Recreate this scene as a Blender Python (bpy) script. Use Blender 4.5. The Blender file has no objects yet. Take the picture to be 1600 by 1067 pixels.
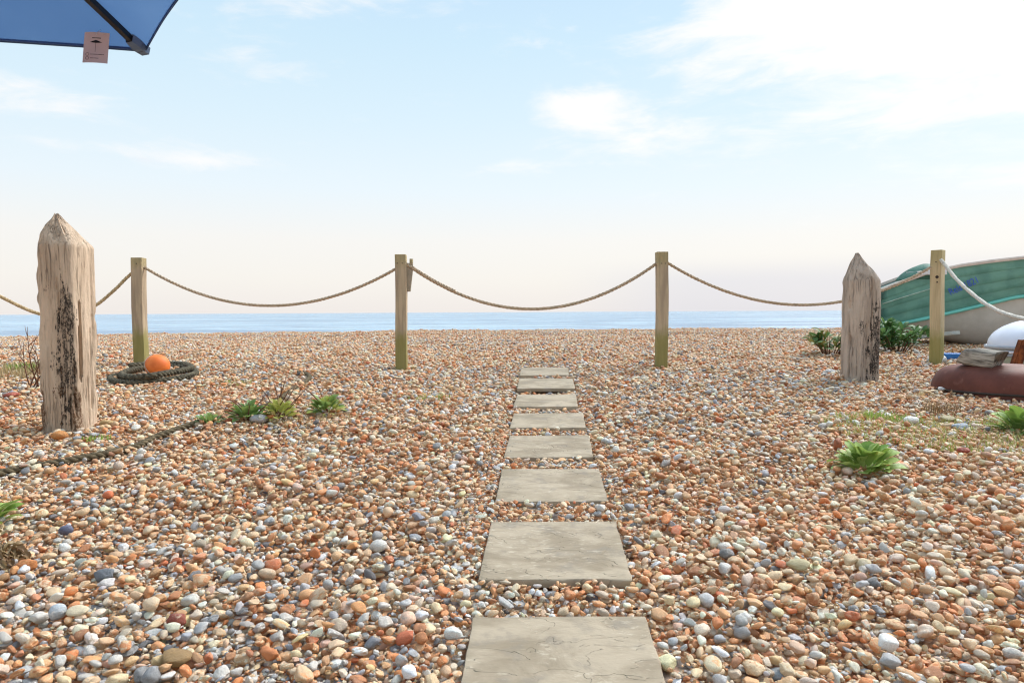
import bpy, bmesh, math, random
import numpy as np
from mathutils import Vector, Matrix, noise as mnoise

random.seed(7)
rng = np.random.default_rng(11)
R = math.radians
scene = bpy.context.scene
COL = scene.collection

# ------------------------------------------------------------------ camera
CZ = 0.90                                   # camera height over the datum
F = 24.0 / 36.0 * 1600.0                    # focal length in photo pixels
PITCH, ROLL = math.atan(45.9 / F), 0.0052
fwd = Vector((0, math.cos(PITCH), -math.sin(PITCH)))
right = Vector((1, 0, 0))
up = right.cross(fwd)
r2 = right * math.cos(ROLL) - up * math.sin(ROLL)
u2 = up * math.cos(ROLL) + right * math.sin(ROLL)
cam_d = bpy.data.cameras.new('camera')
cam_d.lens, cam_d.sensor_width = 24.0, 36.0
cam_d.clip_start, cam_d.clip_end = 0.05, 60000.0
cam = bpy.data.objects.new('camera', cam_d)
COL.objects.link(cam)
m = Matrix((r2, u2, -fwd)).transposed().to_4x4()
m.translation = Vector((0, 0, CZ))
cam.matrix_world = m
scene.camera = cam

# ------------------------------------------------------------------ node helpers
class NT:
    """tiny helper around a node tree"""
    def __init__(s, tree):
        s.t = tree
    def n(s, typ, props=None, **ins):
        nd = s.t.nodes.new(typ)
        for k, v in (props or {}).items():
            setattr(nd, k, v)
        for k, v in ins.items():
            key = int(k[1:]) if k[0] == '_' and k[1:].isdigit() else k.replace('__', ' ')
            s.put(nd.inputs[key], v)
        return nd
    def put(s, sock, v):
        if isinstance(v, bpy.types.NodeSocket):
            s.t.links.new(v, sock)
        else:
            if sock.type == 'RGBA' and len(v) == 3:
                v = (*v, 1.0)
            sock.default_value = v
    def math(s, op, a, b=0.0, c=0.0, clamp=False):
        nd = s.n('ShaderNodeMath', {'operation': op, 'use_clamp': clamp}, _0=a, _1=b)
        if op in ('MULTIPLY_ADD', 'COMPARE', 'SMOOTH_MIN', 'SMOOTH_MAX'):
            s.put(nd.inputs[2], c)
        return nd.outputs[0]
    def ramp(s, fac, stops, interp='LINEAR'):
        nd = s.n('ShaderNodeValToRGB', None, Fac=fac)
        cr = nd.color_ramp
        cr.interpolation = interp
        while len(cr.elements) > 1:
            cr.elements.remove(cr.elements[-1])
        cr.elements[0].position = stops[0][0]
        def c4(c):
            return (c, c, c, 1) if isinstance(c, (int, float)) else (*c, 1)
        cr.elements[0].color = c4(stops[0][1])
        for p, c in stops[1:]:
            cr.elements.new(p).color = c4(c)
        return nd.outputs['Color']
    def mix(s, fac, a, b, mode='MIX'):
        nd = s.n('ShaderNodeMix', {'data_type': 'RGBA', 'blend_type': mode})
        s.put(nd.inputs[0], fac); s.put(nd.inputs[6], a); s.put(nd.inputs[7], b)
        return nd.outputs[2]
    def noise(s, vec, scale, detail=3.0, rough=0.55, w=None, dist=0.0):
        nd = s.n('ShaderNodeTexNoise', {'noise_dimensions': '4D' if w is not None else '3D'},
                 Vector=vec, Scale=scale, Detail=detail, Roughness=rough, Distortion=dist)
        if w is not None:
            s.put(nd.inputs['W'], w)
        return nd
    def mapping(s, vec, scale=(1, 1, 1), loc=(0, 0, 0), rot=(0, 0, 0)):
        return s.n('ShaderNodeMapping', None, Vector=vec, Location=loc, Rotation=rot, Scale=scale).outputs[0]
    def smooth(s, v, lo, hi):
        nd = s.n('ShaderNodeMapRange', {'interpolation_type': 'SMOOTHSTEP'}, Value=v)
        nd.inputs['From Min'].default_value = lo
        nd.inputs['From Max'].default_value = hi
        return nd.outputs[0]

def lin(r, g, b):
    f = lambda c: (c / 255) / 12.92 if c / 255 <= .04045 else ((c / 255 + .055) / 1.055) ** 2.4
    return (f(r), f(g), f(b))

# ------------------------------------------------------------------ sky, sun, exposure
SUN_AZ, SUN_EL = R(52), R(46)              # to the right of the view, in front of the camera
world = bpy.data.worlds.new('World')
scene.world = world
world.use_nodes = True
W = NT(world.node_tree)
world.node_tree.nodes.clear()
VEIL = 10.0                                # the high thin cloud veil, brought to the Nishita sky's scale
d = W.n('ShaderNodeTexCoord').outputs['Generated']
sx = W.n('ShaderNodeSeparateXYZ', None, Vector=d)
el = W.math('MULTIPLY', W.math('ARCSINE', sx.outputs[2]), 180 / math.pi)
az = W.math('MULTIPLY', W.math('ARCTAN2', sx.outputs[0], sx.outputs[1]), 180 / math.pi)
elr = W.math('DIVIDE', el, 90.0, clamp=True)
grad = W.ramp(elr, [(0.0, lin(242, 236, 232)), (.03, lin(246, 242, 236)), (.065, lin(246, 244, 240)),
                    (.11, lin(234, 245, 251)), (.17, lin(220, 240, 251)), (.235, lin(207, 234, 250)),
                    (.29, lin(198, 227, 250)), (.5, lin(192, 219, 244)), (1.0, lin(186, 213, 240))])
# noise domain: azimuth/elevation stretched so clouds lie flat towards the horizon
uv = W.n('ShaderNodeCombineXYZ', None, X=W.math('MULTIPLY', az, .05), Y=W.math('MULTIPLY', el, .16), Z=0.0).outputs[0]
uvd = W.mapping(uv, rot=(0, 0, R(-7)))
n1 = W.noise(uvd, 1.7, 6, .58, dist=.5).outputs[0]
n2 = W.noise(W.mapping(uv, (1, 1, 1), (5.3, 2.1, 0)), 4.5, 5, .6, dist=.7).outputs[0]
nn = W.math('ADD', W.math('MULTIPLY', n1, .7), W.math('MULTIPLY', n2, .3))
def blob(a0, e0, sa, se, gain):
    """a patch of cloud centred at azimuth a0, elevation e0"""
    da = W.math('DIVIDE', W.math('SUBTRACT', az, a0), sa)
    de = W.math('DIVIDE', W.math('SUBTRACT', el, e0), se)
    q = W.math('ADD', W.math('MULTIPLY', da, da), W.math('MULTIPLY', de, de))
    return W.math('MULTIPLY', W.math('EXPONENT', W.math('MULTIPLY', q, -1.0)), gain)
dens = W.math('MULTIPLY', W.smooth(el, 12, 40), .22)
for b in [(-17, 25.6, 10, 2.4, .85), (-20.5, 18.3, 3.2, 1.6, .36), (-37, 14.5, 8, 1.8, .62), (-29, 11.6, 12, .7, .40),
          (6.0, 16.2, 4.6, 2.0, .80), (1.0, 11.8, 4.5, .8, .52), (8, 14.0, 8, 1.2, .22), (14, 20.5, 8, 2.4, .22),
          (28, 22.5, 13, 6.5, .72), (33, 14.0, 13, 2.4, .46), (50, 34, 24, 17, .9), (20, 14.0, 9, 1.4, .3), (38, 8.5, 10, 1.0, .35)]:
    dens = W.math('ADD', dens, blob(*b))
cl = W.smooth(W.math('ADD', dens, W.math('MULTIPLY', W.math('SUBTRACT', nn, .5), 2.3)), .16, .80)
cl = W.math('MULTIPLY', cl, W.smooth(el, 1.5, 9))
# cloud colour: white, lit warmer and brighter around the veiled sun, faint lilac shade in the thick parts
sd = Vector((math.sin(SUN_AZ) * math.cos(SUN_EL), math.cos(SUN_AZ) * math.cos(SUN_EL), math.sin(SUN_EL)))
sdot = W.n('ShaderNodeVectorMath', {'operation': 'DOT_PRODUCT'}, _0=d, _1=sd).outputs['Value']
glow = W.math('POWER', W.math('MAXIMUM', sdot, 0.0), 34.0)
shade = W.math('MULTIPLY', W.smooth(W.noise(W.mapping(uv, (1, 1.6, 1), (1.7, 9.2, 0)), 2.6, 4, .5).outputs[0], .56, .72), W.smooth(el, 16, 9))
ccol = W.mix(W.math('MULTIPLY', shade, .55), lin(254, 253, 252), lin(226, 228, 243))
sky = W.mix(cl, grad, ccol)
bank = W.math('MULTIPLY', W.math('MULTIPLY', W.smooth(el, 4.6, 2.2), W.smooth(az, 2, 16)), .80)
sky = W.mix(bank, sky, lin(226, 226, 233))
gain = W.math('ADD', 1.0, W.math('MULTIPLY', glow, 19.0))
sky = W.n('ShaderNodeVectorMath', {'operation': 'SCALE'}, _0=sky, Scale=W.math('MULTIPLY', gain, VEIL)).outputs[0]
nish = W.n('ShaderNodeTexSky', {'sky_type': 'NISHITA', 'sun_disc': False, 'sun_elevation': SUN_EL, 'sun_rotation': SUN_AZ,
                                'air_density': 1.0, 'dust_density': 2.0, 'ozone_density': 1.0})
sky = W.mix(.90, nish.outputs[0], sky)
below = W.math('GREATER_THAN', el, -2.0)
bg = W.n('ShaderNodeBackground', None, Color=sky, Strength=0.1)
W.t.links.new(bg.outputs[0], W.n('ShaderNodeOutputWorld').inputs[0])

sun_d = bpy.data.lights.new('sun', 'SUN')
sun_d.energy, sun_d.angle, sun_d.color = 1.5, R(25), (1.0, .90, .77)
sun = bpy.data.objects.new('sun', sun_d)
COL.objects.link(sun)
sun.rotation_euler = (-sd).to_track_quat('-Z', 'Y').to_euler()

vs = scene.view_settings
scene.display_settings.display_device = 'sRGB'
vs.view_transform, vs.look, vs.gamma, vs.use_curve_mapping = 'Standard', 'None', 1.0, False
vs.exposure = 0.12

scene.cycles.use_denoising = True
scene.cycles.denoiser = 'OPENIMAGEDENOISE'
scene.cycles.denoising_input_passes = 'RGB_ALBEDO_NORMAL'
scene.cycles.denoising_prefilter = 'ACCURATE'
scene.cycles.denoising_quality = 'HIGH'
scene.cycles.max_bounces = 6
scene.cycles.use_adaptive_sampling = False
scene.cycles.pixel_filter_type = 'BLACKMAN_HARRIS'
scene.cycles.filter_width = 1.2

# ------------------------------------------------------------------ the lie of the land
_k = [(rng.uniform(.6, 9), rng.uniform(0, 6.28), rng.uniform(0, 6.28)) for _ in range(16)]
FLAT = [(-2.6, 3.9, .5), (2.9, 5.55, .5), (3.75, 5.1, .7), (-1.05, 6.5, .4), (1.42, 6.5, .4), (-3.35, 6.1, .9), (1.6, 3.0, .3), (4.1, 6.6, .4)]
def undul(X, Y):
    """small humps and hollows left by feet and storms"""
    z = 0
    for f, a, p in _k:
        z = z + .0105 / (1 + f * .28) * np.sin(f * (X * math.cos(a) + Y * math.sin(a)) + p + .6 * np.sin(f * .37 * X + p))
    for fx, fy, fr_ in FLAT:     # trodden level round the things that stand here
        z = z * (1 - np.exp(-((X - fx) ** 2 + (Y - fy) ** 2) / fr_ ** 2))
    return z
def sstep(a, b, x):
    t = np.clip((x - a) / (b - a), 0, 1)
    return t * t * (3 - 2 * t)
def ground(X, Y, bumps=True):
    X, Y = np.asarray(X, float), np.asarray(Y, float)
    q = (7.15 - np.maximum(Y, -3)) * .055 / .02
    h = .497 + .02 * np.logaddexp(0, q)
    h = h + .0085 * np.maximum(0, -X - 2) * sstep(7, 16, Y)
    h = h - .02 * np.exp(-((Y - 15.2) / .5) ** 2) + .018 * np.exp(-((Y - 14.2) / .5) ** 2) + .015 * np.exp(-((Y - 17.2) / .35) ** 2)
    over = np.maximum(0, Y - 18.4)
    h = h + .14 * over * over / (over + 2.0)
    z = CZ - h
    return z + undul(X, Y) * (1 if bumps else 0)
def gz(x, y):
    return float(ground(x, y))
CAMP = Vector((0, 0, CZ))
def ray(px, py):
    return (fwd * F + r2 * (px - 800) - u2 * (py - 533.5)).normalized()
def at(px, py, Y):
    """point at depth Y along the line of sight through a photo pixel"""
    dd = ray(px, py)
    return CAMP + dd * (Y / dd.y)
def on_ground(px, py, lift=0.0):
    dd = ray(px, py)
    lo, hi = .3, 60.0
    for _ in range(50):
        mid = (lo + hi) / 2
        p = CAMP + dd * (mid / dd.y)
        if p.z > float(ground(p.x, p.y, False)) + lift: lo = mid
        else: hi = mid
    return CAMP + dd * (lo / dd.y)

# ------------------------------------------------------------------ object helpers
def tag(o, label=None, cat=None, group=None, kind=None):
    if label: o['label'] = label
    if cat: o['category'] = cat
    if group: o['group'] = group
    if kind: o['kind'] = kind
    return o
def empty(name, loc, rz=0.0):
    o = bpy.data.objects.new(name, None)
    o.empty_display_size = .1
    o.location = loc; o.rotation_euler = (0, 0, rz)
    COL.objects.link(o)
    return o
def link(name, mesh, parent=None, loc=None, rot=None):
    o = bpy.data.objects.new(name, mesh)
    COL.objects.link(o)
    if parent: o.parent = parent
    if loc is not None: o.location = loc
    if rot is not None: o.rotation_euler = rot
    return o
class MB:
    """collects vertices and faces, then builds one mesh"""
    def __init__(s):
        s.v, s.f = [], []
    def add(s, v, f):
        o = len(s.v)
        s.v += [tuple(p) for p in v]
        s.f += [tuple(i + o for i in q) for q in f]
        return s
    def grid(s, rows, close_u=False, close_v=False, cap0=False, cap1=False):
        """rows: list of rings of points"""
        nr, nc = len(rows), len(rows[0])
        v = [p for r in rows for p in r]
        f = []
        for i in range(nr if close_v else nr - 1):
            for j in range(nc if close_u else nc - 1):
                a, b = i * nc + j, i * nc + (j + 1) % nc
                i2 = (i + 1) % nr
                c, e = i2 * nc + (j + 1) % nc, i2 * nc + j
                f.append((a, b, c, e))
        if cap0: f.append(tuple(range(nc))[::-1])
        if cap1: f.append(tuple((nr - 1) * nc + j for j in range(nc)))
        return s.add(v, f)
    def tube(s, pts, rad, sides=8, caps=True):
        pts = [Vector(p) for p in pts]
        n = len(pts)
        rads = rad if hasattr(rad, '__len__') else [rad] * n
        T = [(pts[min(i + 1, n - 1)] - pts[max(i - 1, 0)]).normalized() for i in range(n)]
        nv = T[0].orthogonal().normalized()
        rows = []
        for i in range(n):
            nv = (nv - T[i] * nv.dot(T[i])).normalized()
            bv = T[i].cross(nv)
            rows.append([pts[i] + (nv * math.cos(2 * math.pi * k / sides) + bv * math.sin(2 * math.pi * k / sides)) * rads[i] for k in range(sides)])
        return s.grid(rows, True, False, caps, caps)
    def build(s, name, mat, parent=None, smooth=True, bevel=0, loc=None, rot=None, auto=None):
        me = bpy.data.meshes.new(name)
        me.from_pydata(s.v, [], s.f)
        bm = bmesh.new(); bm.from_mesh(me)
        bmesh.ops.recalc_face_normals(bm, faces=bm.faces)
        if bevel:
            eds = [e for e in bm.edges if len(e.link_faces) == 2 and e.calc_face_angle(0) > R(35)]
            bmesh.ops.bevel(bm, geom=eds, offset=bevel, segments=2, profile=.6, affect='EDGES')
        bm.to_mesh(me); bm.free()
        me.materials.append(mat)
        if smooth:
            me.polygons.foreach_set('use_smooth', [True] * len(me.polygons))
            if auto: me.set_sharp_from_angle(angle=R(auto))
        return link(name, me, parent, loc, rot)
def box_mb(sx, sy, sz, x0=0, y0=0, z0=0):
    b = MB()
    v = [(x0 + i * sx / 2, y0 + j * sy / 2, z0 + k * sz / 2) for i in (-1, 1) for j in (-1, 1) for k in (-1, 1)]
    b.add(v, [(0, 1, 3, 2), (4, 6, 7, 5), (0, 4, 5, 1), (2, 3, 7, 6), (0, 2, 6, 4), (1, 5, 7, 3)])
    return b
def spline(pts, step):
    """Catmull-Rom through points, resampled evenly"""
    P = [Vector(p) for p in pts]
    P = [P[0] * 2 - P[1]] + P + [P[-1] * 2 - P[-2]]
    dense = []
    for i in range(1, len(P) - 2):
        a, b, c, e = P[i - 1:i + 3]
        for k in range(24):
            t = k / 24
            dense.append(.5 * ((2 * b) + (c - a) * t + (2 * a - 5 * b + 4 * c - e) * t * t + (3 * b - a - 3 * c + e) * t ** 3))
    dense.append(P[-2])
    A = np.array([tuple(p) for p in dense])
    L = np.concatenate([[0], np.cumsum(np.linalg.norm(np.diff(A, axis=0), axis=1))])
    n = max(3, int(L[-1] / step))
    s = np.linspace(0, L[-1], n)
    return [Vector((np.interp(x, L, A[:, 0]), np.interp(x, L, A[:, 1]), np.interp(x, L, A[:, 2]))) for x in s]
def laid_rope(mb, path, rad, pitch, strands=3, sides=6):
    """twisted strands following a path"""
    n = len(path)
    T = [(path[min(i + 1, n - 1)] - path[max(i - 1, 0)]).normalized() for i in range(n)]
    nv = T[0].orthogonal().normalized()
    frames, s, acc = [], 0.0, []
    for i in range(n):
        nv = (nv - T[i] * nv.dot(T[i])).normalized()
        if i: s += (path[i] - path[i - 1]).length
        frames.append((nv.copy(), T[i].cross(nv))); acc.append(s)
    for k in range(strands):
        pts = []
        for i in range(n):
            a = 2 * math.pi * (acc[i] / pitch + k / strands)
            pts.append(path[i] + (frames[i][0] * math.cos(a) + frames[i][1] * math.sin(a)) * rad * .5)
        mb.tube(pts, [rad * (.52 + .04 * math.sin(i * 1.7 + k)) for i in range(n)], sides)
    return mb

# ------------------------------------------------------------------ materials
def new_mat(name):
    mt = bpy.data.materials.new(name)
    mt.use_nodes = True
    T = NT(mt.node_tree)
    return mt, T, mt.node_tree.nodes['Principled BSDF']
def simple(name, c, rough=.6, var=.25, scale=8, spec=.4, bump=.0, metal=0.0, c2=None, stretch=(1, 1, 1), bscale=None):
    mt, T, b = new_mat(name)
    oc = T.n('ShaderNodeTexCoord').outputs['Object']
    v = T.mapping(oc, stretch)
    nz = T.noise(v, scale, 5, .6).outputs[0]
    c2 = c2 or tuple(x * (1 - var) for x in c)
    T.put(b.inputs['Base Color'], T.mix(T.smooth(nz, .35, .65), c, c2))
    b.inputs['Roughness'].default_value = rough
    b.inputs['Specular IOR Level'].default_value = spec
    b.inputs['Metallic'].default_value = metal
    if bump:
        bp = T.n('ShaderNodeBump', None, Strength=bump, Distance=.01, Height=T.noise(v, bscale or scale * 4, 4, .6).outputs[0])
        T.put(b.inputs['Normal'], bp.outputs[0])
    return mt

def stone_mat():
    mt, T, b = new_mat('beach_stone')
    tint = T.n('ShaderNodeAttribute', {'attribute_type': 'INSTANCER', 'attribute_name': 'stone_tint'})
    second = T.n('ShaderNodeAttribute', {'attribute_type': 'INSTANCER', 'attribute_name': 'stone_second'})
    mixa = T.n('ShaderNodeAttribute', {'attribute_type': 'INSTANCER', 'attribute_name': 'stone_mix'})
    sd_ = T.n('ShaderNodeSeparateXYZ', None, Vector=mixa.outputs['Vector'])
    oc = T.n('ShaderNodeTexCoord').outputs['Object']
    seed = T.math('MULTIPLY', sd_.outputs[1], 50.0)
    n1 = T.noise(oc, 1.3, 4, .6, w=seed, dist=.6).outputs[0]
    amt = T.math('SUBTRACT', .80, T.math('MULTIPLY', sd_.outputs[0], .5))
    fac = T.smooth(T.math('SUBTRACT', n1, amt), -.06, .08)
    col = T.mix(fac, tint.outputs['Color'], second.outputs['Color'])
    n2 = T.noise(oc, 7.0, 4, .65, w=seed).outputs[0]
    col = T.mix(T.smooth(n2, .30, .75), T.mix(1.0, col, (.72, .70, .68), 'MULTIPLY'), col)
    n3 = T.noise(oc, 22.0, 2, .6, w=seed).outputs[0]
    speck = T.math('MULTIPLY', T.smooth(n3, .64, .70), sd_.outputs[2])
    col = T.mix(speck, col, (.62, .60, .55))
    T.put(b.inputs['Base Color'], col)
    T.put(b.inputs['Roughness'], T.math('ADD', .42, T.math('MULTIPLY', n2, .35)))
    b.inputs['Specular IOR Level'].default_value = .42
    T.put(b.inputs['Normal'], T.n('ShaderNodeBump', None, Strength=.35, Distance=.06, Height=T.noise(oc, 5.0, 5, .65, w=seed).outputs[0]).outputs[0])
    return mt
M_STONE = stone_mat()

PAL = [  # colour, weight, second colour
    (lin(226, 156, 102), .14, lin(240, 204, 162)), (lin(233, 176, 126), .14, lin(242, 214, 178)), (lin(212, 130, 74), .085, lin(232, 180, 130)),
    (lin(233, 200, 160), .13, lin(210, 142, 94)), (lin(222, 182, 142), .11, lin(200, 136, 92)),
    (lin(236, 218, 190), .125, lin(222, 180, 136)), (lin(240, 229, 210), .05, lin(212, 190, 164)), (lin(242, 238, 230), .022, lin(186, 182, 178)),
    (lin(190, 184, 176), .055, lin(224, 216, 204)), (lin(168, 166, 164), .042, lin(208, 204, 200)), (lin(144, 147, 153), .022, lin(192, 192, 192)),
    (lin(106, 104, 104), .016, lin(152, 150, 148)), (lin(168, 118, 82), .05, lin(212, 166, 120)), (lin(192, 104, 60), .024, lin(222, 154, 114)),
    (lin(236, 190, 162), .08, lin(242, 216, 194)), (lin(200, 182, 156), .045, lin(222, 204, 176))]
PC = np.array([p[0] for p in PAL]) * 1.16
PC = PC * .96 + np.array(lin(230, 208, 184)) * .04; PW = np.array([p[1] for p in PAL]); PW = PW / PW.sum()
PS = np.array([p[2] for p in PAL])

def beach_mat():
    mt, T, b = new_mat('shingle_bed')
    pos = T.n('ShaderNodeNewGeometry').outputs['Position']
    wob = T.noise(pos, 30, 2, .5)
    v2 = T.n('ShaderNodeVectorMath', {'operation': 'MULTIPLY_ADD'}, _0=wob.outputs['Color'], _1=(.02, .02, .02), _2=pos).outputs[0]
    vo = T.n('ShaderNodeTexVoronoi', None, Vector=T.mapping(v2, (1, .8, 1)), Scale=34.0)
    rnd = T.n('ShaderNodeSeparateColor', None, Color=vo.outputs['Color'])
    acc, stops = 0.0, []
    for c, w, _ in PAL:
        stops.append((min(acc, 1), c)); acc += w / sum(p[1] for p in PAL)
    stones = T.ramp(rnd.outputs[0], stops, 'CONSTANT')
    stones = T.mix(.25, stones, lin(214, 176, 138))
    edge = T.smooth(vo.outputs['Distance'], .42, .75)
    col = T.mix(T.math('MULTIPLY', edge, .7), stones, lin(105, 78, 58))
    sy = T.n('ShaderNodeSeparateXYZ', None, Vector=pos).outputs[1]
    damp = T.smooth(sy, 22, 36)
    col = T.mix(damp, col, lin(120, 98, 80))
    T.put(b.inputs['Base Color'], col)
    b.inputs['Roughness'].default_value = .75
    h = T.math('SUBTRACT', 1.0, vo.outputs['Distance'])
    T.put(b.inputs['Normal'], T.n('ShaderNodeBump', None, Strength=.9, Distance=.02, Height=h).outputs[0])
    return mt

def sea_mat():
    mt, T, b = new_mat('sea_water')
    pos = T.n('ShaderNodeNewGeometry').outputs['Position']
    a = T.noise(T.mapping(pos, (.035, .06, 1)), 1.0, 6, .62, dist=.4).outputs[0]
    c = T.noise(T.mapping(pos, (.35, .8, 1)), 1.0, 4, .6, dist=.3).outputs[0]
    e = T.noise(T.mapping(pos, (.006, .02, 1)), 1.0, 4, .6).outputs[0]
    hgt = T.math('ADD', T.math('MULTIPLY', a, 5.0), T.math('ADD', T.math('MULTIPLY', c, .35), T.math('MULTIPLY', e, 3.0)))
    T.put(b.inputs['Base Color'], T.mix(T.smooth(T.math('ADD', T.math('MULTIPLY', e, .5), T.math('MULTIPLY', a, .5)), .40, .60), lin(84, 126, 158), lin(150, 184, 204)))
    b.inputs['Roughness'].default_value = .18
    b.inputs['IOR'].default_value = 1.333
    T.put(b.inputs['Normal'], T.n('ShaderNodeBump', None, Strength=.8, Distance=1.0, Height=hgt).outputs[0])
    return mt

def wood_post_mat(name, c1, c2, green_h, gseed=0.0):
    """sawn softwood post, grain up the post, algae from the foot"""
    mt, T, b = new_mat(name)
    oc = T.n('ShaderNodeTexCoord').outputs['Object']
    oi = T.n('ShaderNodeObjectInfo').outputs['Random']
    off = T.n('ShaderNodeCombineXYZ', None, X=T.math('MULTIPLY', oi, 7.0), Y=T.math('MULTIPLY', oi, 3.0), Z=T.math('MULTIPLY', oi, 11.0)).outputs[0]
    v = T.n('ShaderNodeVectorMath', {'operation': 'ADD'}, _0=oc, _1=off).outputs[0]
    gr = T.noise(T.mapping(v, (70, 70, 2.2)), 1, 4, .6, dist=.3).outputs[0]
    br = T.noise(T.mapping(v, (14, 14, 1.6)), 1, 4, .55, dist=1.2).outputs[0]
    col = T.mix(T.smooth(br, .36, .66), c1, c2)
    col = T.mix(T.math('MULTIPLY', T.smooth(gr, .50, .72), .55), col, tuple(x * .52 for x in c1))
    z = T.n('ShaderNodeSeparateXYZ', None, Vector=oc).outputs[2]
    gn = T.noise(T.mapping(v, (22, 22, 9)), 1, 4, .6).outputs[0]
    gm = T.smooth(T.math('ADD', z, T.math('MULTIPLY', gn, -.22)), green_h - .08, green_h - .26)
    top = T.math('MULTIPLY', T.smooth(T.math('ADD', z, T.math('MULTIPLY', gn, .12)), .98, 1.10), .4)
    col = T.mix(T.math('MULTIPLY', gm, .72), col, lin(128, 124, 52))
    col = T.mix(top, col, lin(140, 128, 62))
    T.put(b.inputs['Base Color'], col)
    b.inputs['Roughness'].default_value = .8
    b.inputs['Specular IOR Level'].default_value = .25
    T.put(b.inputs['Normal'], T.n('ShaderNodeBump', None, Strength=.35, Distance=.004, Height=gr).outputs[0])
    return mt

def groyne_mat(name, c1, c2, stains, rust=None):
    """sea-worn timber; stains = list of (x, y, z centre, half sizes, threshold)"""
    mt, T, b = new_mat(name)
    oc = T.n('ShaderNodeTexCoord').outputs['Object']
    br = T.noise(T.mapping(oc, (9, 9, 1.8)), 1, 5, .6, dist=1.0).outputs[0]
    gr = T.noise(T.mapping(oc, (85, 85, 4)), 1, 5, .65, dist=.5).outputs[0]
    sp = T.noise(T.mapping(oc, (60, 60, 28)), 1, 4, .65).outputs[0]
    col = T.mix(T.smooth(br, .34, .68), c1, c2)
    col = T.mix(T.math('MULTIPLY', T.smooth(gr, .52, .74), .55), col, tuple(x * .45 for x in c1))
    col = T.mix(T.math('MULTIPLY', T.smooth(sp, .62, .74), .5), col, tuple(x * .5 for x in c2))
    ck = T.noise(T.mapping(oc, (34, 34, 1.3)), 1, 3, .55, dist=.5).outputs[0]
    ckl = T.math('MULTIPLY', T.smooth(T.math('ABSOLUTE', T.math('SUBTRACT', ck, .5)), .016, .003), T.smooth(br, .42, .56))
    col = T.mix(T.math('MULTIPLY', ckl, .5), col, tuple(x * .28 for x in c2))
    xyz = T.n('ShaderNodeSeparateXYZ', None, Vector=oc)
    st = T.noise(T.mapping(oc, (46, 46, 26)), 1, 5, .68, dist=.8).outputs[0]
    st2 = T.noise(T.mapping(oc, (15, 15, 7)), 1, 4, .6).outputs[0]
    st3 = T.noise(T.mapping(oc, (70, 70, 7)), 1, 3, .6, dist=.4).outputs[0]
    st = T.math('ADD', T.math('MULTIPLY', st, .6), T.math('ADD', T.math('MULTIPLY', st2, .45), T.math('MULTIPLY', st3, .5)))
    st = T.math('MULTIPLY_ADD', T.math('SUBTRACT', st, .775), 1.35, .5)
    for (cx, cy, cz, hx, hy, hz, thr, colr) in stains:
        q = 0.0
        for i, (c0, h0) in enumerate(((cx, hx), (cy, hy), (cz, hz))):
            dd = T.math('DIVIDE', T.math('SUBTRACT', xyz.outputs[i], c0), h0)
            q = T.math('ADD', T.math('MULTIPLY', dd, dd), q)
        region = T.math('SUBTRACT', 1.0, q)
        reg = T.math('MULTIPLY', T.smooth(region, -.6, .9), .40)
        msk = T.smooth(T.math('ADD', st, reg), thr, thr + .09)
        msk = T.math('MULTIPLY', msk, T.smooth(region, -.8, .0))
        msk = T.math('MULTIPLY', msk, T.math('ADD', .45, T.math('MULTIPLY', T.smooth(T.noise(T.mapping(oc, (130, 130, 70)), 1, 3, .6).outputs[0], .40, .56), .55)))
        col = T.mix(T.math('MULTIPLY', msk, .93), col, colr)
    T.put(b.inputs['Base Color'], col)
    b.inputs['Roughness'].default_value = .85
    b.inputs['Specular IOR Level'].default_value = .2
    bh = T.math('SUBTRACT', T.math('ADD', gr, T.math('MULTIPLY', sp, .8)), T.math('MULTIPLY', ckl, 1.2))
    T.put(b.inputs['Normal'], T.n('ShaderNodeBump', None, Strength=.85, Distance=.010, Height=bh).outputs[0])
    return mt

def rope_mat(name, c1, c2, sc=60):
    return simple(name, c1, .9, .3, sc, .15, .5, c2=c2, bscale=300)

def sandstone_mat():
    mt, T, b = new_mat('riven_sandstone')
    oc = T.n('ShaderNodeTexCoord').outputs['Object']
    oi = T.n('ShaderNodeObjectInfo').outputs['Random']
    w = T.math('MULTIPLY', oi, 40.0)
    big = T.noise(T.mapping(oc, (1, 1.7, 1)), 4, 5, .6, w=w, dist=.8).outputs[0]
    fine = T.noise(T.mapping(oc, (26, 75, 60)), 1, 5, .72, w=w).outputs[0]
    rift = T.noise(T.mapping(oc, (1, 2.3, 1)), 3.2, 3, .5, w=w, dist=1.6).outputs[0]
    band = T.math('ABSOLUTE', T.math('SUBTRACT', rift, .5))
    crack = T.math('MULTIPLY', T.smooth(band, .008, .001), T.smooth(big, .56, .63))
    col = T.mix(T.smooth(big, .38, .60), lin(146, 131, 109), lin(174, 158, 135))
    col = T.mix(T.math('MULTIPLY', T.smooth(T.noise(oc, 11, 5, .65, w=w).outputs[0], .50, .66), .6), col, lin(136, 126, 112))
    pit = T.math('MULTIPLY', T.smooth(fine, .54, .64), T.smooth(T.noise(oc, 5, 3, .5, w=T.math('ADD', w, 7.0)).outputs[0], .44, .6))
    col = T.mix(T.math('MULTIPLY', pit, .45), col, lin(212, 198, 176))
    col = T.mix(T.math('MULTIPLY', crack, .2), col, lin(104, 92, 76))
    T.put(b.inputs['Base Color'], col)
    b.inputs['Roughness'].default_value = .8
    b.inputs['Specular IOR Level'].default_value = .25
    # layered terraces
    ter = T.math('ADD', T.math('MULTIPLY', T.smooth(rift, .494, .502), .38), T.math('ADD', T.math('MULTIPLY', big, .9), T.math('MULTIPLY', fine, .16)))
    T.put(b.inputs['Normal'], T.n('ShaderNodeBump', None, Strength=.75, Distance=.012, Height=ter).outputs[0])
    return mt

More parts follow.
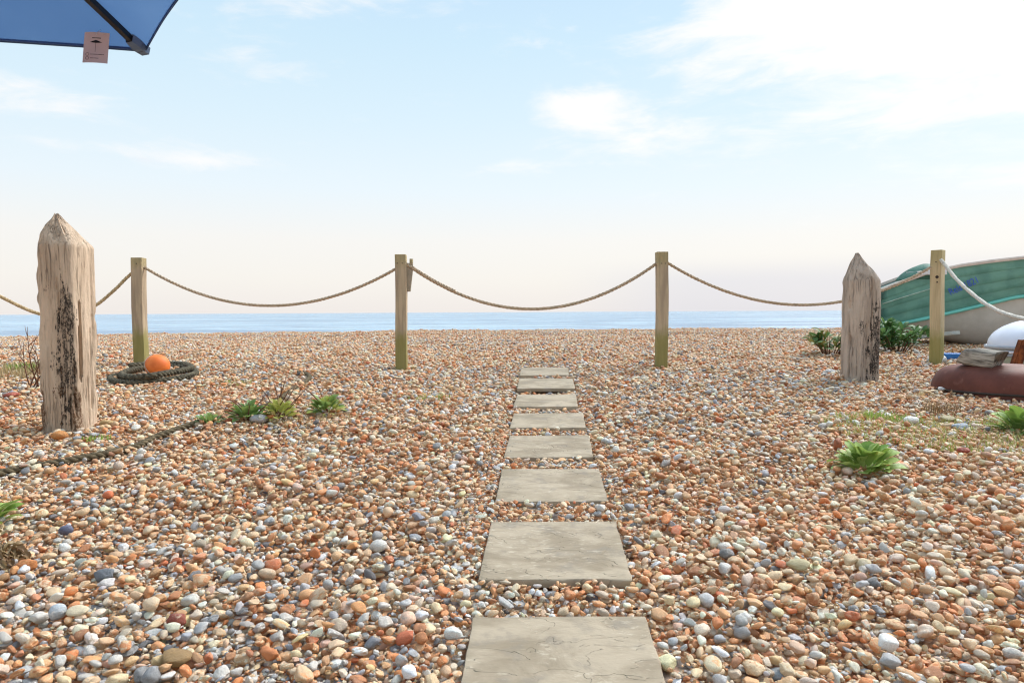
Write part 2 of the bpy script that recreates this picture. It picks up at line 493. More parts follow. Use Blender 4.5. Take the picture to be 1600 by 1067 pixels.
def leaf_mat(name, c1, c2, trans=.35, dead=None, dead_amt=.0):
    mt, T, b = new_mat(name)
    oi = T.n('ShaderNodeObjectInfo').outputs['Random']
    oc = T.n('ShaderNodeTexCoord').outputs['Object']
    at_ = T.n('ShaderNodeAttribute', {'attribute_name': 'leaf_tone'}).outputs['Fac']
    f = T.math('FRACT', T.math('ADD', oi, at_))
    col = T.mix(f, c1, c2)
    nz = T.noise(oc, 40, 3, .6).outputs[0]
    col = T.mix(T.math('MULTIPLY', T.smooth(nz, .45, .7), .3), col, tuple(x * .6 for x in c1))
    if dead:
        col = T.mix(T.math('GREATER_THAN', f, 1 - dead_amt), col, dead)
    T.put(b.inputs['Base Color'], col)
    b.inputs['Roughness'].default_value = .5
    b.inputs['Specular IOR Level'].default_value = .35
    tr = T.n('ShaderNodeBsdfTranslucent', None, Color=col)
    ms = T.n('ShaderNodeMixShader', None, Fac=trans)
    T.t.links.new(b.outputs[0], ms.inputs[1]); T.t.links.new(tr.outputs[0], ms.inputs[2])
    T.t.links.new(ms.outputs[0], T.t.nodes['Material Output'].inputs[0])
    return mt

# ------------------------------------------------------------------ beach sheet and sea
def axis(vals):
    return np.array(sorted(set(vals)))
ys = axis(list(np.arange(-40, 0, 4.0)) + list(np.arange(0, 12, .12)) + list(np.arange(12, 26, .2)) + list(np.arange(26, 90, 2.0)) + [90.0])
xs = axis([-900, -500, -300, -180, -100, -60, -40] + list(np.arange(-30, -9, 1.5)) + list(np.arange(-9, 9, .14)) + list(np.arange(9, 31, 1.5)) + [40, 60, 100, 180, 300, 500, 900])
GX, GY = np.meshgrid(xs, ys)
near = sstep(20, 18, GY)
GZ = ground(GX, GY) - .03 * sstep(18.6, 17.2, GY)
me = bpy.data.meshes.new('beach')
nx, ny = len(xs), len(ys)
idx = np.arange(nx * ny).reshape(ny, nx)
faces = np.stack([idx[:-1, :-1], idx[:-1, 1:], idx[1:, 1:], idx[1:, :-1]], -1).reshape(-1, 4)
me.from_pydata(np.stack([GX, GY, GZ], -1).reshape(-1, 3).tolist(), [], faces.tolist())
me.materials.append(beach_mat())
me.polygons.foreach_set('use_smooth', [True] * len(me.polygons))
beach = tag(link('beach', me), 'shingle beach of orange, cream and grey pebbles running to the sea', kind='structure')

SEA_Z = CZ - 4.3
sm = MB()
sy_ = [30, 60, 120, 250, 500, 1000, 2500, 6000, 14000, 40000]
sx_ = [-40000, -15000, -5000, -1500, -500, -150, 0, 150, 500, 1500, 5000, 15000, 40000]
sm.grid([[(x, y, SEA_Z) for x in sx_] for y in sy_])
sea = tag(sm.build('sea', sea_mat(), smooth=False), 'calm pale blue sea out to the horizon', kind='structure')

# ------------------------------------------------------------------ pebbles
def stone_mesh(name, seed, sub, kind):
    rr = random.Random(seed)
    bm = bmesh.new()
    bmesh.ops.create_icosphere(bm, subdivisions=sub, radius=1.0)
    off = Vector((rr.uniform(-50, 50), rr.uniform(-50, 50), rr.uniform(-50, 50)))
    planes = []
    for _ in range({'round': 1, 'flint': 6, 'lump': 3}[kind]):
        nrm = Vector((rr.gauss(0, 1), rr.gauss(0, 1), rr.gauss(0, 1))).normalized()
        planes.append((nrm, rr.uniform(.5, .82)))
    amp = {'round': .15, 'flint': .26, 'lump': .36}[kind]
    for v in bm.verts:
        p = v.co.copy()
        n1 = mnoise.noise(p * .9 + off); n2 = mnoise.noise(p * 2.1 + off * 2)
        p *= 1 + amp * 1.5 * n1 + amp * .55 * n2
        for nrm, t in planes:
            dd = p.dot(nrm) - t
            if dd > 0: p -= nrm * dd * (.86 if kind == 'flint' else .6)
        p.x += .22 * (rr_bend(seed)) * (p.y * p.y - .3)
        v.co = p
    xs_ = [max(abs(v.co[i]) for v in bm.verts) for i in range(3)]
    for v in bm.verts:
        v.co = Vector((v.co.x / xs_[0], v.co.y / xs_[1], v.co.z / xs_[2]))
    me = bpy.data.meshes.new(name)
    bm.to_mesh(me); bm.free()
    me.polygons.foreach_set('use_smooth', [True] * len(me.polygons))
    me.materials.append(M_STONE)
    return me
def rr_bend(s):
    return ((s * 7919) % 13 - 6) / 6
NSHAPE = 30
KINDS = ['round'] * 7 + ['flint'] * 13 + ['lump'] * 10
STONES_HI = [stone_mesh('pebble', 100 + i, 3, KINDS[i]) for i in range(NSHAPE)]
STONES_LO = [stone_mesh('pebble', 100 + i, 2, KINDS[i]) for i in range(NSHAPE)]

# a 3 m square of shingle, dropped stone by stone on a height map so that the stones rest on one another
TS, CELL = 3.0, .004
NC = int(TS / CELL)
Hm = np.zeros((NC, NC)); Im = -np.ones((NC, NC), int)
NDROP = 96000
Ls = np.clip(np.exp(rng.normal(math.log(.0168), .50, NDROP)), .0075, .066)
asp = np.clip(rng.normal(.72, .13, NDROP), .42, .98)
flat = np.clip(rng.normal(.52, .12, NDROP), .28, .85)
order = np.argsort(rng.uniform(0, 1, NDROP) + .35 * (Ls > .04))
Ls, asp, flat = Ls[order], asp[order], flat[order]
yaw = rng.uniform(0, math.pi, NDROP)
px_ = rng.integers(0, NC, (NDROP, 5)); py_ = rng.integers(0, NC, (NDROP, 5))
px_[:, 1:] = px_[:, :1] + rng.integers(-9, 10, (NDROP, 4)); py_[:, 1:] = py_[:, :1] + rng.integers(-9, 10, (NDROP, 4))
pz = np.zeros(NDROP); pxc = np.zeros(NDROP); pyc = np.zeros(NDROP); tl = np.zeros((NDROP, 2))
kern = {}
for i in range(NDROP):
    a = Ls[i] / 2; bb = a * asp[i]; c = a * (.35 * asp[i] + .65) * flat[i] * 1.1
    key = (round(a * 1000), round(asp[i] * 6), round(yaw[i] * 5))
    kk = kern.get(key)
    if kk is None:
        n = int(a / CELL) + 1
        g = np.arange(-n, n + 1)
        dx, dy = np.meshgrid(g * CELL, g * CELL)
        ca, sa = math.cos(yaw[i]), math.sin(yaw[i])
        q = ((dx * ca + dy * sa) / a) ** 2 + ((-dx * sa + dy * ca) / bb) ** 2
        ok = q < 1
        ok[n, n] = True
        kk = kern[key] = ((dx[ok] / CELL).round().astype(int), (dy[ok] / CELL).round().astype(int), np.sqrt(np.maximum(0, 1 - q[ok])))
    kx, ky, kh = kk
    best = None
    for j in range(5):
        ix = (px_[i, j] + kx) % NC; iy = (py_[i, j] + ky) % NC
        z = (Hm[iy, ix] + c * kh).max()
        if best is None or z < best[0]: best = (z, ix, iy, j)
    z, ix, iy, j = best
    z -= .22 * c
    hh = Hm[iy, ix]
    w = ((kx * kx).sum() + 1) * CELL
    tl[i] = ((hh * kx).sum() / w - hh.mean() * kx.sum() / w, (hh * ky).sum() / w - hh.mean() * ky.sum() / w)
    topz = z + c * kh
    upd = topz > hh
    Hm[iy[upd], ix[upd]] = topz[upd]; Im[iy[upd], ix[upd]] = i
    pz[i] = z; pxc[i] = px_[i, j] * CELL; pyc[i] = py_[i, j] * CELL
vis = np.bincount(Im[Im >= 0].ravel(), minlength=NDROP)
mean_h = np.median(Hm)
keep = vis >= 3
print('bed depth', mean_h, 'kept', keep.sum())
pa = Ls[keep] / 2
T_pos = np.stack([pxc[keep] % TS, pyc[keep] % TS, pz[keep] - mean_h], -1)
T_rad = np.stack([pa, pa * asp[keep], pa * (.35 * asp[keep] + .65) * flat[keep] * 1.1], -1)
T_yaw = yaw[keep]; T_tl = np.clip(tl[keep] * .6, -.5, .5); T_vis = vis[keep] * CELL * CELL
T_frac = T_vis / (math.pi * T_rad[:, 0] * T_rad[:, 1])
SHRINK = .78                               # the whole square brought down to the size of this beach's stones
T_pos *= SHRINK; T_rad *= SHRINK; T_vis = T_vis * SHRINK ** 2; TS *= SHRINK

# slabs first, so the stones can keep clear of them
SLABS_PX = [  # back row y, back x0, x1, front row y, front x0, x1
    (962, 738, 1010, 1088, 716, 1047), (814, 765, 965, 905, 749, 985), (732, 783, 937, 783, 775, 950), (680, 795, 922, 714, 788, 926),
    (645, 802, 912, 668, 797, 915), (616, 807, 901, 635, 803, 902), (591, 811, 895, 607, 808, 899), (574, 815, 887, 586, 811, 890)]
SLABS = []
LIFT = .018
for yb, xb0, xb1, yf, xf0, xf1 in SLABS_PX:
    b0, b1, f0, f1 = (on_ground(x, y, LIFT) for x, y in ((xb0, yb), (xb1, yb), (xf0, yf), (xf1, yf)))
    cx = (b0.x + b1.x + f0.x + f1.x) / 4; cy = (b0.y + b1.y + f0.y + f1.y) / 4
    wd = ((b1 - b0).length + (f1 - f0).length) / 2
    dp = ((b0 - f0).y + (b1 - f1).y) / 2
    skew = ((b0.x + b1.x) / 2 - (f0.x + f1.x) / 2) / dp
    z = (float(ground(cx, cy, False)) + LIFT)
    slope = (float(ground(cx, cy + .2, False)) - float(ground(cx, cy - .2, False))) / .4
    SLABS.append((cx, cy, z, wd, dp, skew, slope))
    print('slab %.2f %.2f w %.3f d %.3f skew %.3f' % (cx, cy, wd, dp, skew))

YMAX = 18.6
pts, rad, rot, srcv, fr = [], [], [], [], []
for j in range(-1, int(YMAX / TS) + 1):
    for i in range(-9, 9):
        x0, y0 = i * TS, j * TS
        if y0 + TS < .5: continue
        if min(abs(x0), abs(x0 + TS)) - (0 if x0 * (x0 + TS) > 0 else 9) > .75 * (y0 + TS) + 1.6: continue
        k = int(rng.integers(0, 4)); mir = bool(rng.integers(0, 2))
        sh = rng.uniform(0, TS, 2)
        P = T_pos.copy()
        lx, ly = P[:, 0] - TS / 2, P[:, 1] - TS / 2
        yw = T_yaw.copy(); tx, ty = T_tl[:, 0].copy(), T_tl[:, 1].copy()
        if mir: lx, yw, tx = -lx, math.pi - yw, -tx
        a = k * math.pi / 2
        ca, sa = round(math.cos(a)), round(math.sin(a))
        X = x0 + TS / 2 + lx * ca - ly * sa; Y = y0 + TS / 2 + lx * sa + ly * ca
        tx, ty = tx * ca - ty * sa, tx * sa + ty * ca
        yw = yw + a
        X = X + 0.0; Z = P[:, 2] + ground(X, Y)
        ok = (Y > .75) & (Y < YMAX) & (np.abs(X) < .75 * Y + 1.5)
        # far away only the larger stones are told apart
        far = Y > 8.5
        ok &= ~far | (T_rad[:, 0] > .0080 + .0005 * (Y - 8.5)) & (T_frac > .25)
        ok &= (Y < 5.5) | (T_frac > .12)
        for (cx, cy, z, wd, dp, skew, slope) in SLABS:
            inr = (np.abs(X - cx - skew * (Y - cy)) < wd / 2 + T_rad[:, 0] * .66) & (np.abs(Y - cy) < dp / 2 + T_rad[:, 0] * .66)
            ok &= ~inr
            by = (np.abs(X - cx - skew * (Y - cy)) < wd / 2 + .10) & (np.abs(Y - cy) < dp / 2 + .10)
            ok &= ~(by & (Z + T_rad[:, 2] > z + slope * (Y - cy) + .014))
        s = np.nonzero(ok)[0]
        pts.append(np.stack([X[s], Y[s], Z[s]], -1)); rad.append(T_rad[s]); srcv.append(T_vis[s]); fr.append(T_frac[s])
        # yaw, then tilt with the slope underneath
        cyw, syw = np.cos(yw[s]), np.sin(yw[s])
        gl = tx[s] * cyw + ty[s] * syw; gw = -tx[s] * syw + ty[s] * cyw
        rot.append(np.stack([gw + rng.normal(0, .12, len(s)), -gl + rng.normal(0, .12, len(s)), yw[s] + rng.integers(0, 2, len(s)) * math.pi], -1))
pts = np.concatenate(pts); rad = np.concatenate(rad); rot = np.concatenate(rot); srcv = np.concatenate(srcv); fr = np.concatenate(fr)
N = len(pts)
def stone_look(n, X, Y):
    """palette picks, greyer in some patches of the beach and redder in others"""
    f = np.sin(X * .9 + 1.3 + np.sin(Y * .7)) + np.sin(Y * 1.3 + .4 + np.sin(X * .8)) + .6 * np.sin(X * 2.3 - Y * 1.7)
    grey = np.array([0, 0, 0, 0, 0, 0, 0, .4, 1, 1, 1, 1, 0, 0, 0, .5]) ; warm = 1 - grey
    wts = PW[None, :] * np.exp(.22 * f[:, None] * (grey - .5)[None, :] * 2)
    cum = np.cumsum(wts / wts.sum(1, keepdims=True), 1)
    pick = (rng.uniform(0, 1, n)[:, None] > cum).sum(1).clip(0, len(PAL) - 1)
    g = np.exp(rng.normal(0, .13, n))[:, None]
    t = np.clip(PC[pick] * g * (1 + rng.normal(0, .022, (n, 3))), .01, .9)
    s2 = np.clip(PS[pick] * np.exp(rng.normal(0, .12, n))[:, None], .01, .9)
    mx = np.stack([rng.uniform(.1, 1, n), rng.uniform(0, 1, n), (rng.uniform(0, 1, n) < .22) * rng.uniform(.3, .9, n)], -1)
    return t, s2, mx
tint, second, mixv = stone_look(N, pts[:, 0], pts[:, 1])
shape = rng.integers(0, NSHAPE, N)
# keep-out rings: filled by objects that stand in the stones (x, y, radius)
KEEP_OUT = []

def make_shingle(sel, parent):
    """the uncountable rest of the beach stones, one object"""
    s = np.nonzero(sel)[0]
    hi = pts[s, 1] < 2.6
    me = bpy.data.meshes.new('shingle')
    me.vertices.add(len(s))
    me.vertices.foreach_set('co', pts[s].astype(np.float32).ravel())
    for nm, arr in (('stone_tint', tint), ('stone_second', second), ('stone_mix', mixv), ('stone_scale', rad), ('stone_rot', rot)):
        at_ = me.attributes.new(nm, 'FLOAT_VECTOR', 'POINT')
        at_.data.foreach_set('vector', arr[s].astype(np.float32).ravel())
    at_ = me.attributes.new('stone_shape', 'INT', 'POINT')
    at_.data.foreach_set('value', (shape[s] + np.where(hi, 0, NSHAPE)).astype(np.int32))
    src = bpy.data.collections.new('stone_shapes')
    for i in range(2 * NSHAPE):
        o = bpy.data.objects.new('stone_shape_%03d' % i, (STONES_HI if i < NSHAPE else STONES_LO)[i % NSHAPE])
        src.objects.link(o)
    ng = bpy.data.node_groups.new('scatter_stones', 'GeometryNodeTree')
    ng.interface.new_socket('Geometry', in_out='INPUT', socket_type='NodeSocketGeometry')
    ng.interface.new_socket('Geometry', in_out='OUTPUT', socket_type='NodeSocketGeometry')
    gi = ng.nodes.new('NodeGroupInput'); go = ng.nodes.new('NodeGroupOutput')
    def attr(nm, typ):
        n = ng.nodes.new('GeometryNodeInputNamedAttribute'); n.data_type = typ
        n.inputs['Name'].default_value = nm
        return next(q for q in n.outputs if q.enabled and q.name == 'Attribute')
    ci = ng.nodes.new('GeometryNodeCollectionInfo')
    ci.inputs['Collection'].default_value = src
    ci.inputs['Separate Children'].default_value = True
    ci.inputs['Reset Children'].default_value = True
    ip = ng.nodes.new('GeometryNodeInstanceOnPoints')
    ip.inputs['Pick Instance'].default_value = True
    er = ng.nodes.new('FunctionNodeEulerToRotation')
    L = ng.links.new
    L(gi.outputs[0], ip.inputs['Points']); L(ci.outputs[0], ip.inputs['Instance'])
    L(attr('stone_shape', 'INT'), ip.inputs['Instance Index'])
    L(attr('stone_rot', 'FLOAT_VECTOR'), er.inputs[0]); L(er.outputs[0], ip.inputs['Rotation'])
    L(attr('stone_scale', 'FLOAT_VECTOR'), ip.inputs['Scale'])
    L(ip.outputs[0], go.inputs[0])
    o = link('shingle', me, parent)
    md = o.modifiers.new('scatter', 'NODES'); md.node_group = ng
    me.materials.append(M_STONE)
    return tag(o, 'small mixed pebbles of the shingle beach', kind='stuff')

def set_stone(o, t, s2, mx):
    o['stone_tint'] = [float(x) for x in t]
    o['stone_second'] = [float(x) for x in s2]
    o['stone_mix'] = [float(x) for x in mx]

# ------------------------------------------------------------------ rope fence
M_POST = wood_post_mat('treated_softwood', lin(186, 165, 136), lin(162, 142, 119), .40)
M_POST2 = wood_post_mat('yellow_softwood', lin(202, 182, 144), lin(178, 158, 122), .36)
M_IRON = simple('dark_iron', lin(70, 58, 50), .7, .3, 40, .3)
M_ROPE = rope_mat('tan_rope', lin(204, 182, 156), lin(166, 144, 118))
M_ROPEG = rope_mat('straw_rope', lin(210, 184, 142), lin(168, 140, 100))
M_ROPEW = rope_mat('pale_braided_rope', lin(226, 220, 208), lin(196, 188, 174))

def fence_post(name, x, y, hgt, wid, rz, mat, label, nails):
    z = gz(x, y)
    b = MB()
    n = 10
    h = wid / 2
    rows = []
    for i in range(n + 1):
        zz = -.15 + (hgt + .15) * i / n
        w = h * (1 + .012 * math.sin(i * 1.9 + x))
        ox = .004 * math.sin(i * .6 + x * 3)
        rows.append([(ox - w, -w, zz), (ox + w, -w, zz), (ox + w, w, zz), (ox - w, w, zz)])
    b.grid(rows, True, False, True, True)
    o = b.build(name, mat, None, True, .006, (x, y, z), (0, 0, rz), auto=40)
    tag(o, label, 'post', 'posts of the rope fence')
    for nx_, nz_, r_ in nails:
        k = MB().tube([(nx_, -h - .002, nz_), (nx_, -h + .01, nz_)], r_, 8)
        k.build('nail', M_IRON, o, False)
    return o

PX1, PX2, PX3, PX4 = at(220.5, 560, 6.9), at(628, 560, 6.5), at(1033.5, 560, 6.5), at(1462.5, 560, 6.66)
ROPE_Z = {}
fence_post('fence_post', PX1.x, PX1.y, at(220, 403, 6.9).z - gz(PX1.x, PX1.y), .108, R(4), M_POST,
           'square wooden fence post standing behind the orange buoy', [(.005, 1.015, .006)])
p2 = fence_post('fence_post', PX2.x, PX2.y, at(628, 398, 6.5).z - gz(PX2.x, PX2.y), .104, R(2), M_POST,
           'square wooden fence post with a small tapered board fixed to its right side', [(-.025, 1.0, .005), (.02, 1.0, .005)])
fence_post('fence_post', PX3.x, PX3.y, at(1033, 394, 6.5).z - gz(PX3.x, PX3.y), .106, R(-1), M_POST,
           'square wooden fence post to the right of the stepping slabs, its foot green with algae', [(-.012, .985, .005), (.022, .985, .005)])
fence_post('fence_post', PX4.x, PX4.y, at(1462, 391, 6.66).z - gz(PX4.x, PX4.y), .098, R(-52), M_POST2,
           'pale wooden fence post in front of the green boat, with a knot near its top', [(0, .99, .006), (.012, .845, .016), (.014, .795, .008)])
P5 = Vector((3.36, 3.55, 0)); P0 = at(-112, 400, 6.2)
fence_post('fence_post', P5.x, P5.y, 1.0, .1, R(-70), M_POST2, 'wooden fence post holding the near end of the pale braided rope', [(0, .9, .006)])
fence_post('fence_post', P0.x, P0.y, 1.08, .105, R(8), M_POST, 'wooden fence post at the seaward end of the straw coloured rope', [(0, 1.0, .006)])

# the tapered board and its peg on the second post
b = MB()
prof = [(.055, 1.005), (.114, 1.005), (.112, .93), (.088, .735), (.05, .735)]
v = [(x, -.005 + .035 * s, z) for s in (0, 1) for x, z in prof]
b.add(v, [(0, 1, 2, 3, 4), (9, 8, 7, 6, 5)] + [(i, (i + 1) % 5, 5 + (i + 1) % 5, 5 + i) for i in range(5)])
b.build('tapered_board', simple('grey_board', lin(172, 158, 138), .8, .2, 12, .2), p2, False, .003)
MB().tube([(.097, .01, .96), (.099, .01, 1.045)], .017, 8).build('peg', M_POST, p2)

def sag_rope(name, A, B, sag, rad, mat, label, pitch=.11, step=.016, eye=False):
    pts_ = []
    n = int((B - A).length / step)
    for i in range(n + 1):
        t = i / n
        p = A.lerp(B, t)
        p.z -= 4 * sag * t * (1 - t)
        pts_.append(p)
    rb = MB()
    laid_rope(rb, pts_, rad, pitch)
    o = rb.build(name, mat)
    if eye:   # a whipped splice where the rope end is turned back on itself
        q = pts_[4:30]
        sp = MB(); laid_rope(sp, [p + Vector((0, -.006, .008)) for p in q], rad * 1.12, .09)
        sp.build('splice', mat, o)
    return tag(o, label, 'rope', 'ropes slung between the fence posts')
def on_post(px, py, Y): return at(px, py, Y)
sag_rope('fence_rope', on_post(226, 418, 6.9), on_post(622, 418, 6.5), .372, .0155, M_ROPE, 'tan twisted rope sagging from the buoy post to the post with the tapered board')
sag_rope('fence_rope', on_post(634, 412, 6.5), on_post(1027, 411, 6.5), .432, .0165, M_ROPE, 'tan twisted rope sagging across the path between the two middle posts', eye=True)
sag_rope('fence_rope', on_post(1040, 409, 6.5), on_post(1454, 418, 6.64), .385, .0155, M_ROPE, 'tan twisted rope passing behind the right weathered timber to the boat post')
pth = [on_post(214, 420, 6.9), at(196, 436, 6.85), at(180, 452, 6.8), at(148, 478, 6.7), at(104, 496, 6.6), at(57, 489, 6.5), at(0, 463, 6.4), at(-60, 428, 6.3), at(-110, 402, 6.2)]
rb = MB(); laid_rope(rb, spline(pth, .016), .0175, .075)
tag(rb.build('fence_rope', M_ROPEG), 'straw coloured rope running behind the tall left timber to the buoy post', 'rope', 'ropes slung between the fence posts')
pth = [at(1470, 406, 6.6), at(1480, 418, 6.5), at(1495, 437, 6.3), at(1525, 464, 5.9), at(1555, 483.5, 5.5), at(1585, 494.5, 5.08), at(1620, 500, 4.65), at(1680, 490, 4.2), at(1760, 462, 3.8), Vector((P5.x, P5.y, gz(P5.x, P5.y) + .9))]
rb = MB(); laid_rope(rb, spline(pth, .014), .0175, .06, 4)
tag(rb.build('fence_rope', M_ROPEW), 'thick pale braided rope hanging in front of the green boat hull', 'rope', 'ropes slung between the fence posts')

# ------------------------------------------------------------------ sea-worn groyne timbers
BLACK, BROWN, RUST = (.018, .016, .015), lin(96, 66, 42), lin(140, 84, 46)
M_GL = groyne_mat('sea_worn_timber', lin(214, 190, 164), lin(182, 158, 134),
                  [(.055, -.12, .46, .070, .07, .48, .79, BLACK), (.0, -.12, .40, .05, .06, .10, .84, BLACK), (.045, -.12, .10, .05, .08, .16, .86, BLACK),
                   (-.05, -.12, .82, .03, .06, .05, .92, BLACK), (.095, -.10, .08, .03, .06, .2, .78, BROWN), (-.095, -.12, .09, .02, .06, .2, .78, BROWN),
                   (.108, .02, .40, .03, .02, .3, .92, BLACK), (.02, -.12, .25, .09, .06, .35, .97, BROWN)])
M_GR = groyne_mat('grey_worn_timber', lin(198, 180, 163), lin(168, 150, 134),
                  [(.085, -.12, .31, .065, .06, .38, .78, BLACK), (-.01, -.12, .44, .045, .06, .08, .84, BLACK), (.035, -.12, .16, .07, .06, .26, .92, BLACK),
                   (.11, .0, .35, .03, .12, .35, .9, BLACK)])
def groyne(name, x, y, sx_, sy_, hsh, hpk, seed, rz, mat, label, grooves, peak=(0, 0), lean=0.0, rnd=.16):
    per, nz_ = 26, 96
    z0 = gz(x, y)
    off = Vector((seed * 3.1, seed * 7.7, seed * 1.3))
    ring = []
    for s in range(4):
        for k in range(per):
            t = -1 + 2 * k / per
            ring.append([(t, -1), (1, t), (-t, 1), (-1, -t)][s])
    rows = []
    for i in range(nz_ + 1):
        u = i / nz_
        z = -.15 + (hpk + .15) * u
        tp = max(0, (z - hsh) / (hpk - hsh))
        row = []
        for (cx, cy) in ring:
            e = 10.0                       # rounded square
            m_ = (abs(cx) ** e + abs(cy) ** e) ** (1 / e)
            qx, qy = cx / m_, cy / m_
            px, py = qx * sx_ / 2, qy * sy_ / 2
            pos = Vector((px, py, z))
            big = mnoise.noise(pos * 3 + off) * .007
            gr = mnoise.noise(Vector((px * 42, py * 42, z * 2.6)) + off) * .0062
            gr2 = mnoise.noise(Vector((px * 90, py * 90, z * 14)) + off) * .0026
            corner = min(abs(cx), abs(cy)) ** 6
            chip = -max(0, mnoise.noise(Vector((cx * 2, cy * 2, z * 8)) + off * 2) - .02) * .075 * corner
            dsp = big + gr + gr2 + chip
            for (side, c0, w, za, zb, dep) in grooves:
                on = (side == 'r' and cx > .98) or (side == 'f' and cy < -.98)
                if on and za < z < zb:
                    co = py if side == 'r' else px
                    ww = w * min(1, (z - za) / .06 + .2) * min(1, (zb - z) / .25 + .15)
                    wv = .006 * mnoise.noise(Vector((0, 0, z * 5)) + off)
                    if abs(co - c0 - wv) < ww: dsp -= dep
            sc = 1.0
            if tp > 0:
                rough = mnoise.noise(Vector((cx * 1.3, cy * 1.3, z * 11)) + off) * .10 + mnoise.noise(Vector((cx * 4, cy * 4, z * 25)) + off) * .06
                sc = max(.0, 1 - (tp ** 1.12) * (.93 + .0 * rough) + rough * min(1, tp * 2.5) * (1 - tp * .6) )
            nx, ny = (qx, 0) if abs(qx) > abs(qy) else (0, qy)
            ln = math.hypot(qx, qy)
            X_ = (px + dsp * qx / ln) * sc + peak[0] * tp
            Y_ = (py + dsp * qy / ln) * sc + peak[1] * tp
            row.append((X_ + lean * z, Y_, z + (.012 * mnoise.noise(Vector((cx * 3, cy * 3, 0)) + off) if tp > .2 else 0)))
        rows.append(row)
    b = MB(); b.grid(rows, True, False, False, True)
    o = b.build(name, mat, None, True, 0, (x, y, z0), (0, 0, rz), auto=50)
    return tag(o, label, 'wooden post')
g1 = groyne('groyne_timber', -2.612, 4.02, .216, .226, 1.065, 1.252, 3, 0.0, M_GL,
       'tall pale weathered timber post with a pointed top and black tar stains', [('r', -.06, .013, .28, .78, .026), ('r', .035, .006, .1, .6, .016), ('r', .06, .005, .45, .95, .014), ('r', .0, .004, .0, .4, .012), ('f', .02, .004, .55, 1.05, .010), ('f', -.07, .005, .0, .3, .014), ('f', .075, .006, .0, .22, .016)], (-.03, -.02), -.004)
g2c = at(1346, 590, 5.70)
g2 = groyne('groyne_timber', g2c.x - .018, 5.70, .252, .25, .82, 1.05, 9, R(-13), M_GR,
       'grey weathered timber post with a pointed top and one long crack, beside the green boat', [('f', .055, .006, .30, .95, .018), ('f', -.06, .004, .0, .35, .012), ('f', .02, .004, .05, .5, .008)], (-.045, -.02), .004)

# ------------------------------------------------------------------ stepping slabs
M_SLAB = sandstone_mat()
SLAB_LABELS = ['nearest sandstone stepping slab, cut off at the bottom edge and veined with a long crack',
               'second sandstone slab from the near end, with a dark scratch near its left corner',
               'third sandstone slab from the near end, greyer on its right side',
               'fourth sandstone slab from the near end of the path', 'fifth sandstone slab from the near end of the path',
               'sixth sandstone slab from the near end of the path', 'seventh slab of the path, last but one before the fence',
               'farthest and smallest-looking sandstone slab, level with the fence posts']
for i, (cx, cy, z, wd, dp, skew, slope) in enumerate(SLABS):
    rr = random.Random(40 + i)
    n = 40
    th = .024
    def rim(t):   # walk round the slab
        s, k = int(t * 4) % 4, (t * 4) % 1
        a = -1 + 2 * k
        return [(a, -1), (1, a), (-a, 1), (-1, -a)][s]
    off = Vector((i * 5.3, i * 2.7, 0))
    rows = []
    M_ = 4 * n
    def ringpts(scale, zz, jit, inset=0):
        row = []
        for k in range(M_):
            ax, ay = rim(k / M_)
            x = ax * (wd / 2 - inset); y = ay * (dp / 2 - inset)
            nq = mnoise.noise(Vector((x * 16, y * 16, jit * 9)) + off) + .6 * mnoise.noise(Vector((x * 48, y * 48, jit * 9)) + off)
            e = jit * nq
            if abs(ax) >= abs(ay): x += e * (1 if ax > 0 else -1)
            else: y += e * (1 if ay > 0 else -1)
            x, y = x * scale, y * scale
            row.append((x + skew * y, y, zz(x, y) if callable(zz) else zz))
        return row
    surf = lambda x, y: .0016 * mnoise.noise(Vector((x * 5, y * 9, 3)) + off) + .0007 * mnoise.noise(Vector((x * 22, y * 40, 7)) + off)
    rows = [ringpts(1, -th, .004), ringpts(1, -th * .55, .0045), ringpts(1, lambda x, y: surf(x, y) - .004, .0035), ringpts(1, lambda x, y: surf(x, y) - .0006, .0022, .0022), ringpts(1, surf, .0018, .0045)]
    for sc in (.93, .85, .76, .66, .56, .45, .34, .22, .1):
        rows.append(ringpts(sc, surf, 0, .0045))
    b = MB(); b.grid(rows, True, False, True, True)
    o = b.build('stepping_slab', M_SLAB, None, True, 0, (cx, cy, z), (math.atan(slope), rr.uniform(-.004, .004), 0), auto=38)
    tag(o, SLAB_LABELS[i], 'paving slab', 'stepping slabs leading to the sea')

# ------------------------------------------------------------------ coil, buoy, buried rope
M_TAR = rope_mat('dark_mooring_rope', lin(112, 104, 86), lin(66, 62, 52), 40)
M_TARG = rope_mat('half_buried_rope', lin(120, 106, 82), lin(84, 74, 58), 40)
cc = on_ground(238, 588)
cpts = []
for (cx_, cy_, lf) in ((206, 581, .03), (190, 586, .028), (173, 590, .026), (178, 596, .024), (200, 600, .024), (235, 599, .024), (270, 594, .026), (298, 587, .028), (306, 581, .03),
                       (296, 576, .034), (266, 573, .04), (232, 574, .045), (204, 579, .052), (190, 585, .058), (200, 590, .066), (232, 590, .074), (264, 584, .078), (290, 578, .074),
                       (299, 574, .066), (288, 570, .055), (262, 568, .05), (240, 568.5, .06), (222, 570, .075), (203, 571.5, .085)):
    p = on_ground(cx_, cy_, lf); p.z += float(undul(p.x, p.y))
    cpts.append(p)
rb = MB(); laid_rope(rb, spline(cpts, .018), .029, .13, 3, 7)
tag(rb.build('rope_coil', M_TAR), 'thick dark mooring rope coiled on the shingle round an orange buoy', 'rope')
bx = at(246, 572, 6.12)
b = MB()
rows = []
for i in range(25):
    th = math.pi * i / 24
    rr_ = .105 * math.sin(th) * (1 + .0 * i)
    rows.append([(rr_ * math.cos(2 * math.pi * k / 36), rr_ * math.sin(2 * math.pi * k / 36), -.105 * math.cos(th)) for k in range(36)])
b.grid(rows, True)
